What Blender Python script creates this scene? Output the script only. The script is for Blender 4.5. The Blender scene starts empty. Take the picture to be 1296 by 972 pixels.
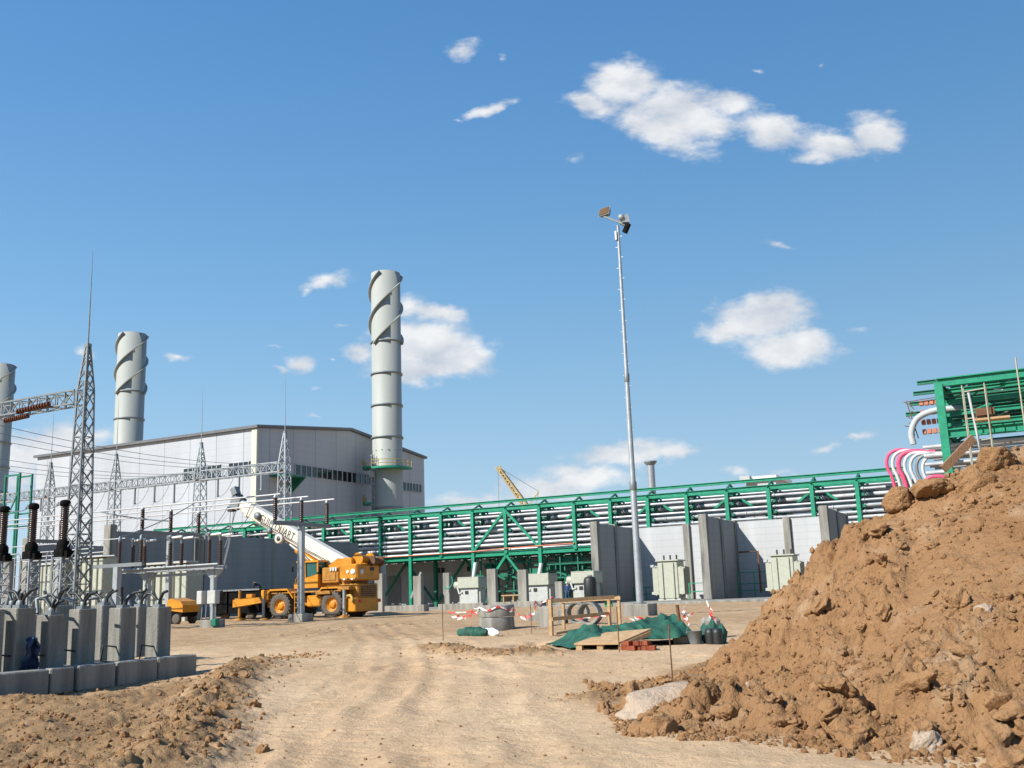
import bpy, bmesh, math, random
import numpy as np
from mathutils import Vector, Matrix
random.seed(7)
sc = bpy.context.scene
col = sc.collection
# ------------------------------------------------------------------ survey: camera and site frame
F = 1298.0; PITCH = math.radians(11.7); ROLL = math.radians(2.03); EYE = 1.6
SITE = math.radians(-27.5)          # the plant's grid is turned 27.5 degrees from the view
CS, SN = math.cos(SITE), math.sin(SITE)
cR = np.array([1, 0, 0.]); cF = np.array([0, math.cos(PITCH), math.sin(PITCH)]); cU = np.array([0, -math.sin(PITCH), math.cos(PITCH)])
def ray(x, y):
    x -= 648; y = 486 - y; c, s = math.cos(ROLL), math.sin(ROLL)
    return cR*(x*c+y*s) + cU*(-x*s+y*c) + cF*F
def w2s(p): return (p[0]*CS+p[1]*SN, -p[0]*SN+p[1]*CS, p[2])     # world -> site
def s2w(p): return Vector((p[0]*CS-p[1]*SN, p[0]*SN+p[1]*CS, p[2]))
def P(x, y, **k):
    """site point (x right along the rack, y away, z up) seen at a photo pixel on the plane v= / u= / z= / Y="""
    d = ray(x, y); (n, val), = k.items()
    s = w2s(d)
    t = {'z': lambda: (val-EYE)/d[2], 'Y': lambda: val/d[1], 'v': lambda: val/s[1], 'u': lambda: -val/s[0]}[n]()
    return (s[0]*t, s[1]*t, EYE+d[2]*t)
def gY(Y): return np.clip((np.asarray(Y, float)-12)/78*.72, 0, .72)
def G(x, y):
    """site point on the ground at a photo pixel"""
    d = ray(x, y); lo, hi = 3, 400
    for _ in range(50):
        m = (lo+hi)/2
        if EYE+d[2]*m/d[1] > gY(m): lo = m
        else: hi = m
    s = w2s(d*(lo/d[1])); return (s[0], s[1], EYE+d[2]*lo/d[1])
def gs(x, y): return float(gY(s2w((x, y, 0))[1]))
# ------------------------------------------------------------------ noise
def _h(ix, iy, seed):
    n = (ix.astype(np.int64)*374761393 + iy.astype(np.int64)*668265263 + seed*982451653) & 0xffffffff
    n = ((n ^ (n >> 13))*1274126177) & 0xffffffff
    return ((n ^ (n >> 16)) & 0xffff)/65535.0
def perlin(x, y, seed=0):
    ix, iy = np.floor(x), np.floor(y); fx, fy = x-ix, y-iy
    u, v = fx*fx*fx*(fx*(fx*6-15)+10), fy*fy*fy*(fy*(fy*6-15)+10)
    def g(a, b):
        t = _h(ix+a, iy+b, seed)*2*np.pi
        return np.cos(t)*(fx-a)+np.sin(t)*(fy-b)
    return ((g(0, 0)*(1-u)+g(1, 0)*u)*(1-v)+(g(0, 1)*(1-u)+g(1, 1)*u)*v)*1.5
def fbm(x, y, o=4, seed=0, gain=.5):
    a, s, f = 1, 0, 1
    for i in range(o):
        s = s+a*perlin(x*f+i*17.3, y*f-i*9.1, seed+i); a *= gain; f *= 2.03
    return s
def ridged(x, y, o=3, seed=0):
    a, s, f = 1, 0, 1
    for i in range(o):
        s = s+a*(1-np.abs(perlin(x*f+i*7.7, y*f+i*3.1, seed+i))*2); a *= .5; f *= 2.1
    return s-1
def lumps(x, y, seed=0):
    """rounded clods: distance to jittered cell points"""
    ix, iy = np.floor(x), np.floor(y); best = np.full(x.shape, 9.)
    for a in (-1, 0, 1):
        for b in (-1, 0, 1):
            cx = ix+a+.5+(_h(ix+a, iy+b, seed)-.5)*.9; cy = iy+b+.5+(_h(ix+a, iy+b, seed+5)-.5)*.9
            r = .35+.65*_h(ix+a, iy+b, seed+9)
            best = np.minimum(best, np.hypot(x-cx, y-cy)/r)
    return np.sqrt(np.clip(1-best*best, 0, 1))
def smooth(e0, e1, x): t = np.clip((x-e0)/(e1-e0), 0, 1); return t*t*(3-2*t)
# ------------------------------------------------------------------ materials
def mat(name, c, rough=.7, metal=0., var=.12, scale=3., bump=0., bscale=30., c2=None, streak=False, spec=.5, panel=None):
    m = bpy.data.materials.new(name); m.use_nodes = True; nt = m.node_tree; n = nt.nodes; L = nt.links
    b = n['Principled BSDF']; b.inputs['Roughness'].default_value = rough; b.inputs['Metallic'].default_value = metal
    b.inputs['Specular IOR Level'].default_value = spec
    tc = n.new('ShaderNodeTexCoord'); mp = n.new('ShaderNodeMapping'); L.new(tc.outputs['Object'], mp.inputs[0])
    if streak: mp.inputs['Scale'].default_value = (1, 1, .12)
    no = n.new('ShaderNodeTexNoise'); no.inputs['Scale'].default_value = scale; no.inputs['Detail'].default_value = 8; no.inputs['Roughness'].default_value = .65
    L.new(mp.outputs[0], no.inputs['Vector'])
    mr = n.new('ShaderNodeMapRange'); mr.inputs[1].default_value = .3; mr.inputs[2].default_value = .7; L.new(no.outputs[0], mr.inputs[0])
    mx = n.new('ShaderNodeMix'); mx.data_type = 'RGBA'
    c2 = c2 or tuple(x*(1-var*2) for x in c)
    mx.inputs[6].default_value = (*c2, 1); mx.inputs[7].default_value = (*[min(x*(1+var*.5), 1) for x in c], 1)
    L.new(mr.outputs[0], mx.inputs[0]); out = mx.outputs[2]
    if panel:                                   # thin joints between cladding sheets / shutter boards: (axis, pitch, width, depth)
        for ax, pitch, wd, dark in panel:
            sp = n.new('ShaderNodeSeparateXYZ'); L.new(tc.outputs['Object'], sp.inputs[0])
            if ax == 3:
                ad = n.new('ShaderNodeMath'); ad.operation = 'ADD'; L.new(sp.outputs[0], ad.inputs[0]); L.new(sp.outputs[1], ad.inputs[1]); src = ad.outputs[0]
            else: src = sp.outputs[ax]
            d1 = n.new('ShaderNodeMath'); d1.operation = 'DIVIDE'; d1.inputs[1].default_value = pitch; L.new(src, d1.inputs[0])
            fr = n.new('ShaderNodeMath'); fr.operation = 'FRACT'; L.new(d1.outputs[0], fr.inputs[0])
            lt = n.new('ShaderNodeMath'); lt.operation = 'LESS_THAN'; lt.inputs[1].default_value = wd/pitch; L.new(fr.outputs[0], lt.inputs[0])
            ml = n.new('ShaderNodeMath'); ml.operation = 'MULTIPLY'; ml.inputs[1].default_value = dark; L.new(lt.outputs[0], ml.inputs[0])
            mm = n.new('ShaderNodeMix'); mm.data_type = 'RGBA'; L.new(ml.outputs[0], mm.inputs[0]); L.new(out, mm.inputs[6]); mm.inputs[7].default_value = (*[x*.3 for x in c], 1)
            out = mm.outputs[2]
    L.new(out, b.inputs['Base Color'])
    if bump:
        n2 = n.new('ShaderNodeTexNoise'); n2.inputs['Scale'].default_value = bscale; n2.inputs['Detail'].default_value = 6
        L.new(tc.outputs['Object'], n2.inputs['Vector'])
        bp = n.new('ShaderNodeBump'); bp.inputs['Strength'].default_value = bump; bp.inputs['Distance'].default_value = .05
        L.new(n2.outputs[0], bp.inputs['Height']); L.new(bp.outputs[0], b.inputs['Normal'])
    return m
M = dict(
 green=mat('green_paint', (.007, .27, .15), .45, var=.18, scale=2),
 greend=mat('green_paint_dark', (.006, .17, .10), .5, var=.2, scale=2),  # darker copy of the green, mostly for rear and inner members
 conc=mat('concrete', (.31, .295, .255), .9, var=.3, scale=2.2, bump=.3, bscale=18, streak=True),
 concd=mat('concrete_grey', (.275, .265, .235), .9, var=.3, scale=2.5, bump=.3, bscale=18, streak=True),
 precast=mat('precast_wall', (.47, .48, .485), .85, var=.08, scale=.8, panel=[(2, .62, .03, .35)], streak=True),
 yardwall=mat('yard_wall_panel', (.255, .27, .275), .85, var=.12, scale=.5, panel=[(2, .62, .03, .25)], streak=True),
 firewall=mat('firewall_panel', (.30, .295, .28), .85, var=.12, scale=.5, panel=[(2, .62, .03, .25)], streak=True),
 clad=mat('wall_cladding', (.42, .445, .475), .5, var=.09, scale=.15, panel=[(2, 1.1, .05, .22), (3, 5.6, .12, .7)], streak=True),
 rooft=mat('roof_trim', (.13, .14, .15), .5),
 stack=mat('stack_paint', (.345, .365, .335), .6, var=.07, scale=.25, streak=True),
 yellow=mat('yellow_rail', (.45, .31, .06), .5),
 crane=mat('crane_yellow', (.62, .25, .013), .4, var=.16, scale=1.6),
 crane_old=mat('crane_yellow_worn', (.46, .205, .022), .55, var=.3, scale=3),
 cream=mat('boom_cream', (.74, .69, .57), .4, var=.08, scale=.8),
 black=mat('black_paint', (.015, .015, .017), .5),
 rubber=mat('tyre_rubber', (.055, .05, .045), .85, var=.3, scale=6, c2=(.12, .095, .07)),
 galv=mat('galvanised_steel', (.37, .40, .415), .45, .35, var=.12, scale=4),
 galvd=mat('galvanised_dull', (.21, .235, .245), .55, .3, var=.15, scale=4),
 alu=mat('aluminium_tube', (.56, .57, .57), .35, .3, var=.05),
 pipe=mat('pipe_white', (.52, .53, .545), .5, var=.2, scale=.8),
 pipeg=mat('pipe_cladding', (.42, .44, .46), .4, .4, var=.12, scale=.8),
 brown=mat('insulator_glaze', (.045, .022, .016), .25, var=.2),
 glass=mat('window_glass', (.03, .045, .05), .08, spec=.8, var=.5, scale=.5),
 frame=mat('window_frame', (.42, .44, .45), .5),
 tgreen=mat('transformer_paint', (.42, .43, .345), .5, var=.08),
 tgrey=mat('transformer_grey', (.47, .48, .45), .55, var=.1),
 rust=mat('rusty_steel', (.16, .075, .035), .85, var=.3, scale=12),
 wood=mat('raw_timber', (.43, .30, .165), .8, var=.25, scale=5, c2=(.33, .2, .09), bump=.3),
 tarp=mat('green_tarp', (.012, .105, .068), .75, var=.35, scale=3, bump=.25, bscale=60),
 brick=mat('red_brick', (.30, .07, .028), .85, var=.3, scale=9, bump=.4),
 white=mat('white_plastic', (.78, .78, .76), .5),
 sack=mat('white_sack', (.80, .80, .76), .7, var=.06, bump=.5, bscale=14),
 pink=mat('pink_hose', (.72, .07, .17), .5), red=mat('red_tape', (.70, .06, .04), .5), orange=mat('orange_cable', (.52, .17, .09), .55),
 hose=mat('grey_hose', (.55, .56, .55), .5), cable=mat('black_cable', (.02, .022, .022), .5),
 skin=mat('skin', (.42, .24, .16), .6), cloth_blue=mat('blue_overalls', (.02, .05, .16), .85), cloth_dark=mat('dark_jacket', (.02, .022, .028), .9),
 skip=mat('skip_black', (.012, .0115, .011), .9, spec=.08, var=.4, scale=3), plaster=mat('grey_render', (.40, .41, .42), .85, var=.08, scale=.7),
 blue=mat('blue_sheet', (.02, .05, .12), .6), sand=mat('far_crane_tan', (.55, .40, .16), .6), panelgreen=mat('clip_green', (.01, .22, .08), .5),
)
# ------------------------------------------------------------------ mesh building in absolute site coordinates
class MB:
    def __init__(s): s.v = []; s.f = []; s.m = []; s.sm = []
    def add(s, vs, fs, mi=0, sm=False):
        o = len(s.v); s.v += [tuple(p) for p in vs]; s.f += [tuple(i+o for i in f) for f in fs]; s.m += [mi]*len(fs); s.sm += [sm]*len(fs); return s
    def box(s, c, d, rz=0., mi=0, bev=0., R=None):
        h = [x/2 for x in d]
        if bev:
            b = min(bev, *[x*.45 for x in h]); vs = []; 
            for sx in (-1, 1):
                for sy in (-1, 1):
                    for sz in (-1, 1):
                        vs += [(sx*(h[0]-b), sy*(h[1]-b), sz*h[2]), (sx*(h[0]-b), sy*h[1], sz*(h[2]-b)), (sx*h[0], sy*(h[1]-b), sz*(h[2]-b))]
            bm = bmesh.new(); bv = [bm.verts.new(p) for p in vs]; r = bmesh.ops.convex_hull(bm, input=bv)
            bmesh.ops.dissolve_limit(bm, angle_limit=.02, verts=bm.verts[:], edges=bm.edges[:]); bm.verts.index_update()
            vs = [tuple(p.co) for p in bm.verts]; fs = [[q.index for q in f.verts] for f in bm.faces]; bm.free()
        else:
            vs = [(sx*h[0], sy*h[1], sz*h[2]) for sz in (-1, 1) for sx, sy in ((-1, -1), (1, -1), (1, 1), (-1, 1))]
            fs = [(3, 2, 1, 0), (4, 5, 6, 7), (0, 1, 5, 4), (1, 2, 6, 5), (2, 3, 7, 6), (3, 0, 4, 7)]
        R = R or Matrix.Rotation(rz, 3, 'Z')
        return s.add([R @ Vector(p)+Vector(c) for p in vs], fs, mi)
    def bar(s, a, b, w, h=None, mi=0):          # rectangular bar from a to b
        h = h or w; a, b = Vector(a), Vector(b); d = (b-a)
        if d.length < 1e-6: return s
        L = d.length; z = d/L; up = Vector((0, 0, 1)) if abs(z.z) < .95 else Vector((0, 1, 0))
        x = up.cross(z).normalized(); y = z.cross(x)
        vs = [p+x*sx*w/2+y*sy*h/2 for p in (a, b) for sx, sy in ((-1, -1), (1, -1), (1, 1), (-1, 1))]
        return s.add(vs, [(3, 2, 1, 0), (4, 5, 6, 7), (0, 1, 5, 4), (1, 2, 6, 5), (2, 3, 7, 6), (3, 0, 4, 7)], mi)
    def ibeam(s, a, b, w, h, t=.03, mi=0):       # I-section: two flanges and a web
        a, b = Vector(a), Vector(b); z = (b-a).normalized(); up = Vector((0, 0, 1)) if abs(z.z) < .95 else Vector((0, 1, 0))
        x = up.cross(z).normalized(); y = z.cross(x)
        s.bar(a+y*(h/2-t/2), b+y*(h/2-t/2), w, t, mi); s.bar(a-y*(h/2-t/2), b-y*(h/2-t/2), w, t, mi); s.bar(a, b, t, h-2*t, mi); return s
    def tube(s, pts, r, n=8, mi=0, cap=True):
        pts = [Vector(p) for p in pts]; rs = r if isinstance(r, (list, tuple)) else [r]*len(pts)
        vs = []; prev = None
        for i, p in enumerate(pts):
            t = (pts[min(i+1, len(pts)-1)]-pts[max(i-1, 0)]).normalized()
            if prev is None: prev = (Vector((0, 0, 1)) if abs(t.z) < .9 else Vector((1, 0, 0)))
            x = (prev-t*prev.dot(t)).normalized(); y = t.cross(x); prev = x
            vs += [p+(x*math.cos(k*2*math.pi/n)+y*math.sin(k*2*math.pi/n))*rs[i] for k in range(n)]
        fs = [(i*n+k, i*n+(k+1) % n, (i+1)*n+(k+1) % n, (i+1)*n+k) for i in range(len(pts)-1) for k in range(n)]
        s.add(vs, fs, mi, n > 5)
        if cap: s.add(vs[:n], [tuple(range(n))[::-1]], mi); s.add(vs[-n:], [tuple(range(n))], mi)
        return s
    def lathe(s, c, prof, n=24, axis='Z', mi=0, sm=True, cap=True):
        c = Vector(c); vs = []
        for r, z in prof:
            for k in range(n):
                a = k*2*math.pi/n; q = (r*math.cos(a), r*math.sin(a), z)
                if axis == 'Y': q = (q[0], q[2], q[1])
                if axis == 'X': q = (q[2], q[0], q[1])
                vs.append(c+Vector(q))
        fs = [(i*n+k, i*n+(k+1) % n, (i+1)*n+(k+1) % n, (i+1)*n+k) for i in range(len(prof)-1) for k in range(n)]
        s.add(vs, fs, mi, sm)
        for i in ((0, -1) if cap else ()):
            if prof[i][0] > 1e-4 and tuple(prof[0]) != tuple(prof[-1]): s.add(vs[:n] if i == 0 else vs[-n:], [tuple(range(n))], mi)
        return s
    def prism(s, poly, axis, lo, hi, mi=0):      # polygon in the two other axes, extruded along axis between lo and hi
        def q(p, t): return {'X': (t, p[0], p[1]), 'Y': (p[0], t, p[1]), 'Z': (p[0], p[1], t)}[axis]
        n = len(poly); vs = [q(p, lo) for p in poly]+[q(p, hi) for p in poly]
        return s.add(vs, [tuple(range(n))[::-1], tuple(range(n, 2*n))]+[(i, (i+1) % n, n+(i+1) % n, n+i) for i in range(n)], mi)
    def grid(s, f, nu, nv, mi=0, sm=True):
        vs = [f(i/nu, j/nv) for j in range(nv+1) for i in range(nu+1)]
        return s.add(vs, [(j*(nu+1)+i, j*(nu+1)+i+1, (j+1)*(nu+1)+i+1, (j+1)*(nu+1)+i) for j in range(nv) for i in range(nu)], mi, sm)
    def build(s, name, m, parent=None, origin=None, fix=True):
        me = bpy.data.meshes.new(name)
        if parent is not None: o0 = Vector(parent['o'])
        elif origin is not None: o0 = Vector(origin)
        else:
            a = np.array(s.v); o0 = Vector(((a[:, 0].min()+a[:, 0].max())/2, (a[:, 1].min()+a[:, 1].max())/2, a[:, 2].min()))
        me.from_pydata([Vector(p)-o0 for p in s.v], [], s.f)
        for x in (m if isinstance(m, (list, tuple)) else [m]): me.materials.append(M[x] if isinstance(x, str) else x)
        me.polygons.foreach_set('material_index', s.m); me.polygons.foreach_set('use_smooth', s.sm)
        if fix:
            bm = bmesh.new(); bm.from_mesh(me); bmesh.ops.recalc_face_normals(bm, faces=bm.faces[:]); bm.to_mesh(me); bm.free()
        o = bpy.data.objects.new(name, me); col.objects.link(o); o['o'] = tuple(o0)
        if parent is not None:
            o.parent = parent
        else:
            o.location = s2w(o0); o.rotation_euler = (0, 0, SITE)
        return o
def tag(o, label=None, cat=None, group=None, kind=None):
    for k, v in (('label', label), ('category', cat), ('group', group), ('kind', kind)):
        if v: o[k] = v
    return o
def thing(name, label, cat, o, group=None):
    e = bpy.data.objects.new(name, None); col.objects.link(e); e.empty_display_size = .3
    e.location = s2w(o); e.rotation_euler = (0, 0, SITE); e['o'] = tuple(o)
    return tag(e, label, cat, group)
KIDS = {}
def copy_tree(o, parent=None, first=True):
    c = o.copy(); col.objects.link(c)
    if parent is not None: c.parent = parent
    for ch in [x for x in o.children]: copy_tree(ch, c, False)
    return c
def dup(root, to, label=None, group=None, rz=0., scale=None):
    c = copy_tree(root); c.location = s2w(to); c['o'] = tuple(to); c.rotation_euler = (0, 0, SITE+rz)
    if scale: c.scale = scale
    if label: c['label'] = label
    if group: c['group'] = group
    return c
def insulator(mb, p, h, r, n=10, seg=12, mi=0):
    prof = [(r*.6, 0)]
    for k in range(n):
        z = h*(k+.15)/n; prof += [(r*.8, z), (r, z+h*.28/n), (r*.82, z+h*.55/n)]
    prof += [(r*.6, h)]
    return mb.lathe(p, prof, seg, mi=mi)
ORD = ['first', 'second', 'third', 'fourth', 'fifth', 'sixth', 'seventh', 'eighth', 'ninth', 'tenth', 'eleventh', 'twelfth']
# ================================================================== camera, light, sky
cam = bpy.data.cameras.new('camera'); cam.sensor_width = 36; cam.lens = F/1296*36; cam.clip_start = .1; cam.clip_end = 9000
co = bpy.data.objects.new('camera', cam); col.objects.link(co); sc.camera = co
c_, s_ = math.cos(ROLL), math.sin(ROLL)
X_ = Vector(cR*c_-cU*s_); Y_ = Vector(cR*s_+cU*c_); Z_ = -Vector(cF)
mw = Matrix((X_, Y_, Z_)).transposed().to_4x4(); mw.translation = (0, 0, EYE); co.matrix_world = mw
SUN_EL, SUN_AZ = math.radians(37.5), math.radians(-122.3)      # azimuth from +Y towards +X
sd = Vector((math.cos(SUN_EL)*math.sin(SUN_AZ), math.cos(SUN_EL)*math.cos(SUN_AZ), math.sin(SUN_EL)))
sl = bpy.data.lights.new('sun', 'SUN'); sl.energy = 5.0; sl.angle = math.radians(.53); sl.color = (1, .955, .88)
so = bpy.data.objects.new('sun', sl); col.objects.link(so); so.rotation_euler = sd.to_track_quat('Z', 'Y').to_euler(); so.location = (-40, -20, 60)
sc.view_settings.view_transform = 'Standard'; sc.view_settings.look = 'None'; sc.view_settings.gamma = 1
EXPO = .53; sc.view_settings.exposure = EXPO
sc.render.engine = 'CYCLES'; sc.cycles.use_denoising = True
sc.cycles.max_bounces = 6; sc.cycles.caustics_reflective = False; sc.cycles.caustics_refractive = False
w = bpy.data.worlds.new('World'); sc.world = w; w.use_nodes = True
nt = w.node_tree; n = nt.nodes; L = nt.links; n.clear()
out = n.new('ShaderNodeOutputWorld'); bg = n.new('ShaderNodeBackground'); L.new(bg.outputs[0], out.inputs[0])
STR = .06; bg.inputs[1].default_value = STR
sky = n.new('ShaderNodeTexSky'); sky.sky_type = 'NISHITA'; sky.sun_disc = False; sky.sun_elevation = SUN_EL; sky.sun_rotation = SUN_AZ % (2*math.pi)
sky.altitude = 200; sky.air_density = 1.0; sky.dust_density = .6; sky.ozone_density = 2.2
tc = n.new('ShaderNodeTexCoord')
def math_(op, a, b=None, c=None):
    m = n.new('ShaderNodeMath'); m.operation = op
    for i, q in enumerate((a, b, c)):
        if q is None: continue
        if isinstance(q, (int, float)): m.inputs[i].default_value = q
        else: L.new(q, m.inputs[i])
    return m.outputs[0]
sep = n.new('ShaderNodeSeparateXYZ'); L.new(tc.outputs['Generated'], sep.inputs[0])
dy = math_('MAXIMUM', sep.outputs[1], .02)
cmb = n.new('ShaderNodeCombineXYZ'); L.new(math_('DIVIDE', sep.outputs[0], dy), cmb.inputs[0]); L.new(math_('DIVIDE', sep.outputs[2], dy), cmb.inputs[1])
def noise(scale, det, vec, rough=.55):
    q = n.new('ShaderNodeTexNoise'); q.inputs['Scale'].default_value = scale; q.inputs['Detail'].default_value = det; q.inputs['Roughness'].default_value = rough
    L.new(vec, q.inputs['Vector']); return q
def vm(op, a, b=None, s=None):
    q = n.new('ShaderNodeVectorMath'); q.operation = op
    for i, z in ((0, a), (1, b)):
        if z is None: continue
        if isinstance(z, tuple): q.inputs[i].default_value = z
        else: L.new(z, q.inputs[i])
    if s is not None: q.inputs['Scale'].default_value = s
    return q.outputs['Value'] if op == 'LENGTH' else q.outputs[0]
stretch = vm('MULTIPLY', cmb.outputs[0], (.75, 1.25, 1))
wn = noise(26, 4, stretch); wrp = vm('SCALE', vm('SUBTRACT', wn.outputs[1], (.5, .5, .5)), s=.030)
wn2 = noise(9, 3, stretch); wrp2 = vm('SCALE', vm('SUBTRACT', wn2.outputs[1], (.5, .5, .5)), s=.03)
pw = vm('ADD', vm('ADD', cmb.outputs[0], wrp), wrp2)
CL = [(790,108,48,36,0,1),(757,132,46,20,8,.9),(868,146,72,44,10,1),(925,130,40,20,15,.75),(835,170,60,24,20,.9),(975,162,62,28,12,.85),(1060,182,56,24,10,.9),(1108,170,38,32,0,.95),(1030,196,42,14,0,.7),
 (590,62,30,22,0,.55),(638,77,12,10,0,.4),(612,138,46,11,-16,.65),(575,150,18,7,0,.5),(955,90,14,8,20,.42),(1038,80,10,7,0,.36),(725,198,24,10,0,.36),(985,308,40,11,8,.45),(1087,419,24,10,0,.42),
 (962,405,62,32,0,1),(925,408,46,22,0,.9),(1000,392,36,22,0,.9),(1000,440,60,26,0,1),(1020,430,36,18,0,.9),
 (548,394,56,15,5,.8),(515,388,30,18,0,.85),(540,435,72,36,0,1),(580,455,46,32,0,1),(520,470,56,24,0,.95),(455,443,26,15,0,.75),(415,357,42,15,-22,.65),(393,372,20,9,-20,.5),(430,411,24,8,0,.4),(382,456,28,15,0,.7),(358,467,18,7,0,.5),(421,453,9,6,0,.5),(222,449,28,9,0,.55),(404,491,14,5,0,.35),(395,527,22,6,0,.4),(350,438,20,6,0,.34),
 (795,570,76,16,-3,.9),(848,572,36,11,0,.8),(738,603,56,20,0,.95),(690,622,90,24,-4,.75),(600,637,90,18,0,.6),(1092,555,40,9,-8,.55),(1050,568,52,8,-8,.5),(925,598,50,12,0,.4),(1000,602,80,10,0,.32),
 (78,560,68,34,0,1),(30,572,80,38,0,.95),(0,545,40,18,0,.6),(120,552,34,16,0,.7),(25,605,100,26,0,.65),(105,450,24,12,0,.5),(170,540,30,8,0,.4)]
best = None
for (cx, cy, rx, ry, an, wt) in CL:
    d = ray(cx, cy); d0 = ray(cx+1, cy); a0 = np.array([d[0]/d[1], d[2]/d[1]]); e = np.array([d0[0]/d0[1], d0[2]/d0[1]])-a0; sclp = np.linalg.norm(e)
    mp = n.new('ShaderNodeMapping'); mp.vector_type = 'TEXTURE'
    mp.inputs[1].default_value = (a0[0], a0[1], 0); mp.inputs[2].default_value = (0, 0, math.radians(-an)+math.atan2(e[1], e[0])); mp.inputs[3].default_value = (rx*sclp*1.28, ry*sclp*1.3, 1)
    L.new(pw, mp.inputs[0])
    f = math_('MULTIPLY_ADD', vm('LENGTH', mp.outputs[0]), -1.0*wt**.35, wt)
    best = f if best is None else math_('SMOOTH_MAX', best, f, .3)
fn = noise(34, 7, stretch, .62); fn2 = noise(95, 5, stretch, .6)
fld = math_('ADD', best, math_('ADD', math_('MULTIPLY', math_('SUBTRACT', fn.outputs[0], .5), 1.0), math_('MULTIPLY', math_('SUBTRACT', fn2.outputs[0], .5), .3)))
mr = n.new('ShaderNodeMapRange'); mr.interpolation_type = 'SMOOTHSTEP'; mr.inputs[1].default_value = .05; mr.inputs[2].default_value = .64; L.new(fld, mr.inputs[0])
front = math_('GREATER_THAN', sep.outputs[1], .05)
alpha = math_('MULTIPLY', math_('MULTIPLY', mr.outputs[0], front), .92)
# cloud tone: brighter where the sun-side is thick, greyer low in the puff
qa = noise(15, 6, stretch, .55); qb = noise(15, 6, vm('ADD', stretch, (.012, -.022, 0)), .55)
ton = math_('ADD', math_('MULTIPLY', math_('SUBTRACT', qa.outputs[0], qb.outputs[0]), 3.2), math_('MULTIPLY_ADD', fld, .45, .32))
tone = n.new('ShaderNodeMapRange'); L.new(ton, tone.inputs[0])
cm = n.new('ShaderNodeMix'); cm.data_type = 'RGBA'; L.new(tone.outputs[0], cm.inputs[0])
CB = .94/STR/2**EXPO
cm.inputs[6].default_value = (CB*.64, CB*.69, CB*.77, 1); cm.inputs[7].default_value = (CB*1.0, CB*1.0, CB*1.0, 1)
mx = n.new('ShaderNodeMix'); mx.data_type = 'RGBA'; 
rmp = n.new('ShaderNodeValToRGB'); rmp.color_ramp.interpolation = 'B_SPLINE'
el = rmp.color_ramp.elements
for i_, (pos, c3) in enumerate(((0., (.62, .77, .90)), (.10, (.43, .67, .875)), (.25, (.235, .51, .82)), (.42, (.13, .365, .73)), (.62, (.075, .262, .61)), (1., (.05, .19, .48)))):
    e_ = el[i_] if i_ < 2 else el.new(pos)
    e_.position = pos; e_.color = (*[q/STR/2**EXPO/16 for q in c3], 1)
L.new(sep.outputs[2], rmp.inputs[0])
boost = n.new('ShaderNodeVectorMath'); boost.operation = 'SCALE'; boost.inputs['Scale'].default_value = 16; 
side = n.new('ShaderNodeMapRange'); side.inputs[1].default_value = -.5; side.inputs[2].default_value = .5; side.inputs[3].default_value = 18.2; side.inputs[4].default_value = 14.6; L.new(sep.outputs[0], side.inputs[0]); L.new(side.outputs[0], boost.inputs['Scale']); L.new(rmp.outputs[0], boost.inputs[0])
blend = n.new('ShaderNodeMix'); blend.data_type = 'RGBA'; blend.inputs[0].default_value = .78; L.new(sky.outputs[0], blend.inputs[6]); L.new(boost.outputs[0], blend.inputs[7])
L.new(alpha, mx.inputs[0]); L.new(blend.outputs[2], mx.inputs[6]); L.new(cm.outputs[2], mx.inputs[7])
L.new(mx.outputs[2], bg.inputs[0])
# ================================================================== ground, heap of soil, clods
def GW(x, y): p = s2w(G(x, y)); return np.array([p[0], p[1]])
def seg_dist(X, Y, pts):
    best = np.full(X.shape, 1e9); side = np.zeros(X.shape); along = np.zeros(X.shape)
    for a, b in zip(pts[:-1], pts[1:]):
        d = b-a; l2 = d@d; t = np.clip(((X-a[0])*d[0]+(Y-a[1])*d[1])/l2, 0, 1)
        q = np.hypot(X-a[0]-t*d[0], Y-a[1]-t*d[1]); s = (X-a[0])*d[1]-(Y-a[1])*d[0]
        k = q < best; best = np.where(k, q, best); side = np.where(k, s, side); along = np.where(k, t*math.sqrt(l2), along)
    return best, side
BERM = [GW(190, 985), GW(240, 935), GW(268, 890), GW(300, 855), GW(345, 836), GW(390, 828)]
STREAK = [GW(548, 822), GW(600, 830), GW(640, 832), GW(690, 829)]
STREAK2 = [GW(352, 806), GW(410, 800), GW(470, 792), GW(540, 790)]
STREAK3 = [GW(760, 885), GW(800, 876), GW(850, 866), GW(905, 845)]
ROADS = [[GW(420, 985), GW(455, 900), GW(505, 850), GW(500, 812), GW(470, 790)], [GW(560, 985), GW(560, 900), GW(575, 850), GW(545, 812), GW(500, 790)],
         [GW(240, 985), GW(330, 900), GW(420, 850), GW(520, 835), GW(700, 850), GW(860, 835)]]
PIT = GW(688, 815)
CH = {}
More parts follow.
